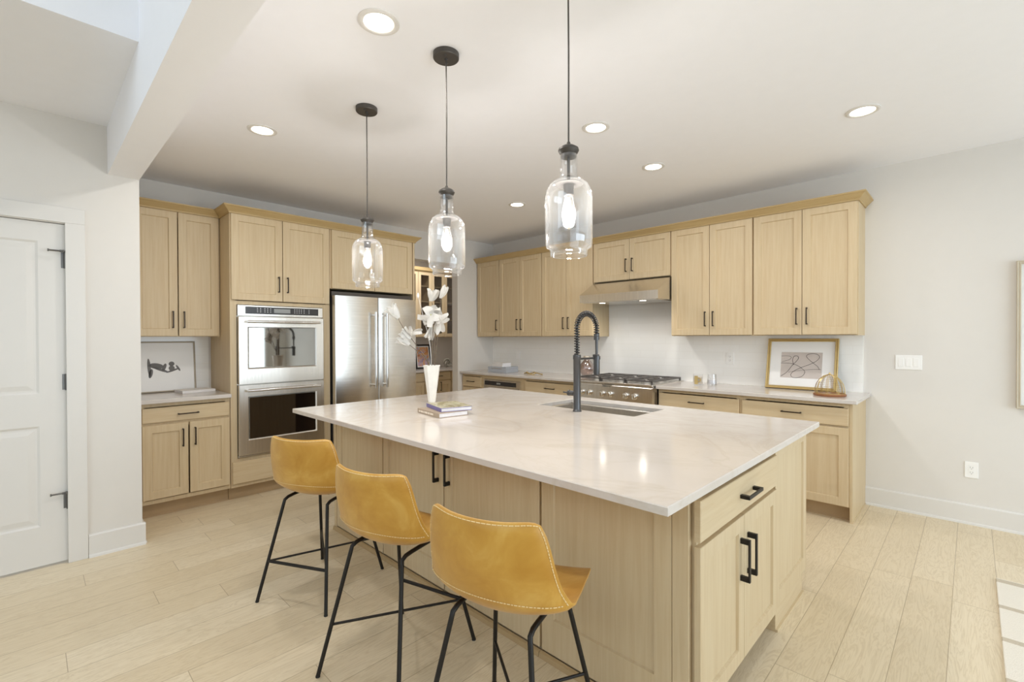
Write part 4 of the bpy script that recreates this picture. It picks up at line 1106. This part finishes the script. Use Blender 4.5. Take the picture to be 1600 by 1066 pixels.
framed('framed_picture', 'gold framed line drawing leaning on the backsplash under the rightmost cabinets', 'picture', .545, .452, (3.998, -.118, Z), (R(-13.5), 0, 0), .026, .024, 'gold_paint', (.115, .115, .10, .122), 'art_taupe', squiggle)
# wire cloche
t = thing('cloche', 'gold wire dome cloche on a round wooden board', 'cloche', (4.275, -.43, Z))
b = B(); b.lathe([(0, 0), (.106, 0), (.110, .006), (.110, .014), (.106, .018), (0, .018)], 40); part('board', b, 'walnut_disc', t)
b = B(); prof = [(.100, 0), (.098, .035), (.088, .075), (.068, .110), (.040, .135), (.010, .147)]
for k in range(8):
    a = 2*pi*k/8
    for s in (-1, 0, 1):
        pts = [(r*cos(a)-s*.007*sin(a), r*sin(a)+s*.007*cos(a), .019+z) for r, z in prof]; b.tube(pts, .0016, 5)
for r, z in ((.100, .001),): b.tube([(r*cos(2*pi*i/40), r*sin(2*pi*i/40), .020) for i in range(40)], .002, 6, closed=True)
part('ribs', b, 'gold', t, 60)
b = B()
for m in range(9):
    z = .012+m*.0145
    for (r0, z0_), (r1, z1_) in zip(prof, prof[1:]):
        if z0_ <= z <= z1_: r = r0+(r1-r0)*(z-z0_)/(z1_-z0_)
    b.tube([(r*cos(2*pi*i/36), r*sin(2*pi*i/36), .019+z) for i in range(36)], .0006, 4, closed=True)
part('wire_mesh', b, 'brass_wire', t, 60)
b = B(); b.lathe([(0, .164), (.006, .165), (.008, .172), (.004, .180), (0, .181)], 14); part('finial', b, 'gold', t, 60)

# ------------------------------------------------------------------ left niche
def shapes(o):
    b = B(); y = -.0082
    def blob(cx_, cz, rx, rz_, ang, n=20):
        vs = [b.bm.verts.new((cx_+rx*cos(2*pi*i/n)*cos(ang)-rz_*sin(2*pi*i/n)*sin(ang), y, cz+rx*cos(2*pi*i/n)*sin(ang)+rz_*sin(2*pi*i/n)*cos(ang))) for i in range(n)]
        f = b.bm.faces.new(vs); r = bmesh.ops.extrude_face_region(b.bm, geom=[f]); bmesh.ops.translate(b.bm, vec=(0, .0006, 0), verts=[v for v in r['geom'] if isinstance(v, bmesh.types.BMVert)])
    blob(-.050, .215, .012, .080, .06); blob(-.040, .165, .014, .040, -.2); blob(.0, .228, .052, .024, -.18)
    for (cx_, cz, rx, rz_, ang) in ((.03, .195, .062, .011, -.42), (.055, .215, .013, .034, -.35), (.115, .185, .05, .008, .35), (.155, .205, .008, .03, .5)): blob(cx_, cz, rx, rz_, ang)
    blob(.108, .205, .022, .022, .3); blob(.108, .243, .021, .020, 0)
    part('grey_shapes', b, 'art_grey_dark', o, None)
framed('framed_picture', 'framed grey wash print leaning in the niche left of the ovens', 'picture', .57, .44, (.062, -4.037-.0, Z), (R(-6.5), 0, R(90)), .012, .02, 'champagne', (.05, .05, .05, .05), 'mat_board', shapes)
book('book', 'large white book on the short counter left of the ovens', .25, .20, .022, (.33, -3.905, Z), R(97), 'book_white')

# ------------------------------------------------------------------ wall plates
def outlet(name, label, cat, loc, rz, w, h, kind, n=1):
    t = thing(name, label, cat, loc, rz); b = B(); b.box(-w/2, -.006, -h/2, w/2, 0, h/2, .002); part('plate', b, 'plate_white', t, None)
    for k in range(n):
        x = (k-(n-1)/2)*.046; b = B()
        if kind == 'switch':
            b.box(x-.0165, -.0085, -.033, x+.0165, -.006, .033, .001); part('rocker', b, 'plate_white', t, None)
        else:
            b.box(x-.0165, -.0075, -.033, x+.0165, -.006, .033, .001); o = part('socket', b, 'plate_white', t, None)
            b = B()
            for zc in (-.018, .018):
                b.box(x-.0075, -.0079, zc-.004, x-.0055, -.0075, zc+.006); b.box(x+.0055, -.0079, zc-.004, x+.0075, -.0075, zc+.006); b.box(x-.002, -.0079, zc-.012, x+.002, -.0075, zc-.008)
            part('slots', b, 'slot_grey', o, None)
    return t
outlet('light_switch', 'triple white rocker switch plate on the wall right of the cabinets', 'light switch', (4.717, 0, 1.172), 0, .162, .114, 'switch', 3)
outlet('outlet', 'white outlet low on the wall right of the cabinets', 'outlet', (5.072, 0, .398), 0, .074, .118, 'outlet')
outlet('outlet', 'white outlet on the backsplash above the glass cups', 'outlet', (3.377, -.011, 1.166), 0, .074, .118, 'outlet')
outlet('light_switch', 'single white switch on the backsplash at the far corner', 'light switch', (.517, -.011, 1.13), 0, .074, .118, 'switch')

# ------------------------------------------------------------------ dining side
framed('framed_picture', 'large pale framed picture cut by the right edge of the frame', 'picture', .80, 1.02, (5.693, -.002, .875), 0, .022, .04, 'linen_frame', (.06, .06, .06, .06), 'mat_board')
b = B(); b.box(0, 0, 0, 2.6, -3.2, .012, .003); solo('rug', b, 'rug_weave', 'cream rug with taupe stripes on the floor at the right', 'rug', (5.172, -1.0, .0005), 0, smooth=None)
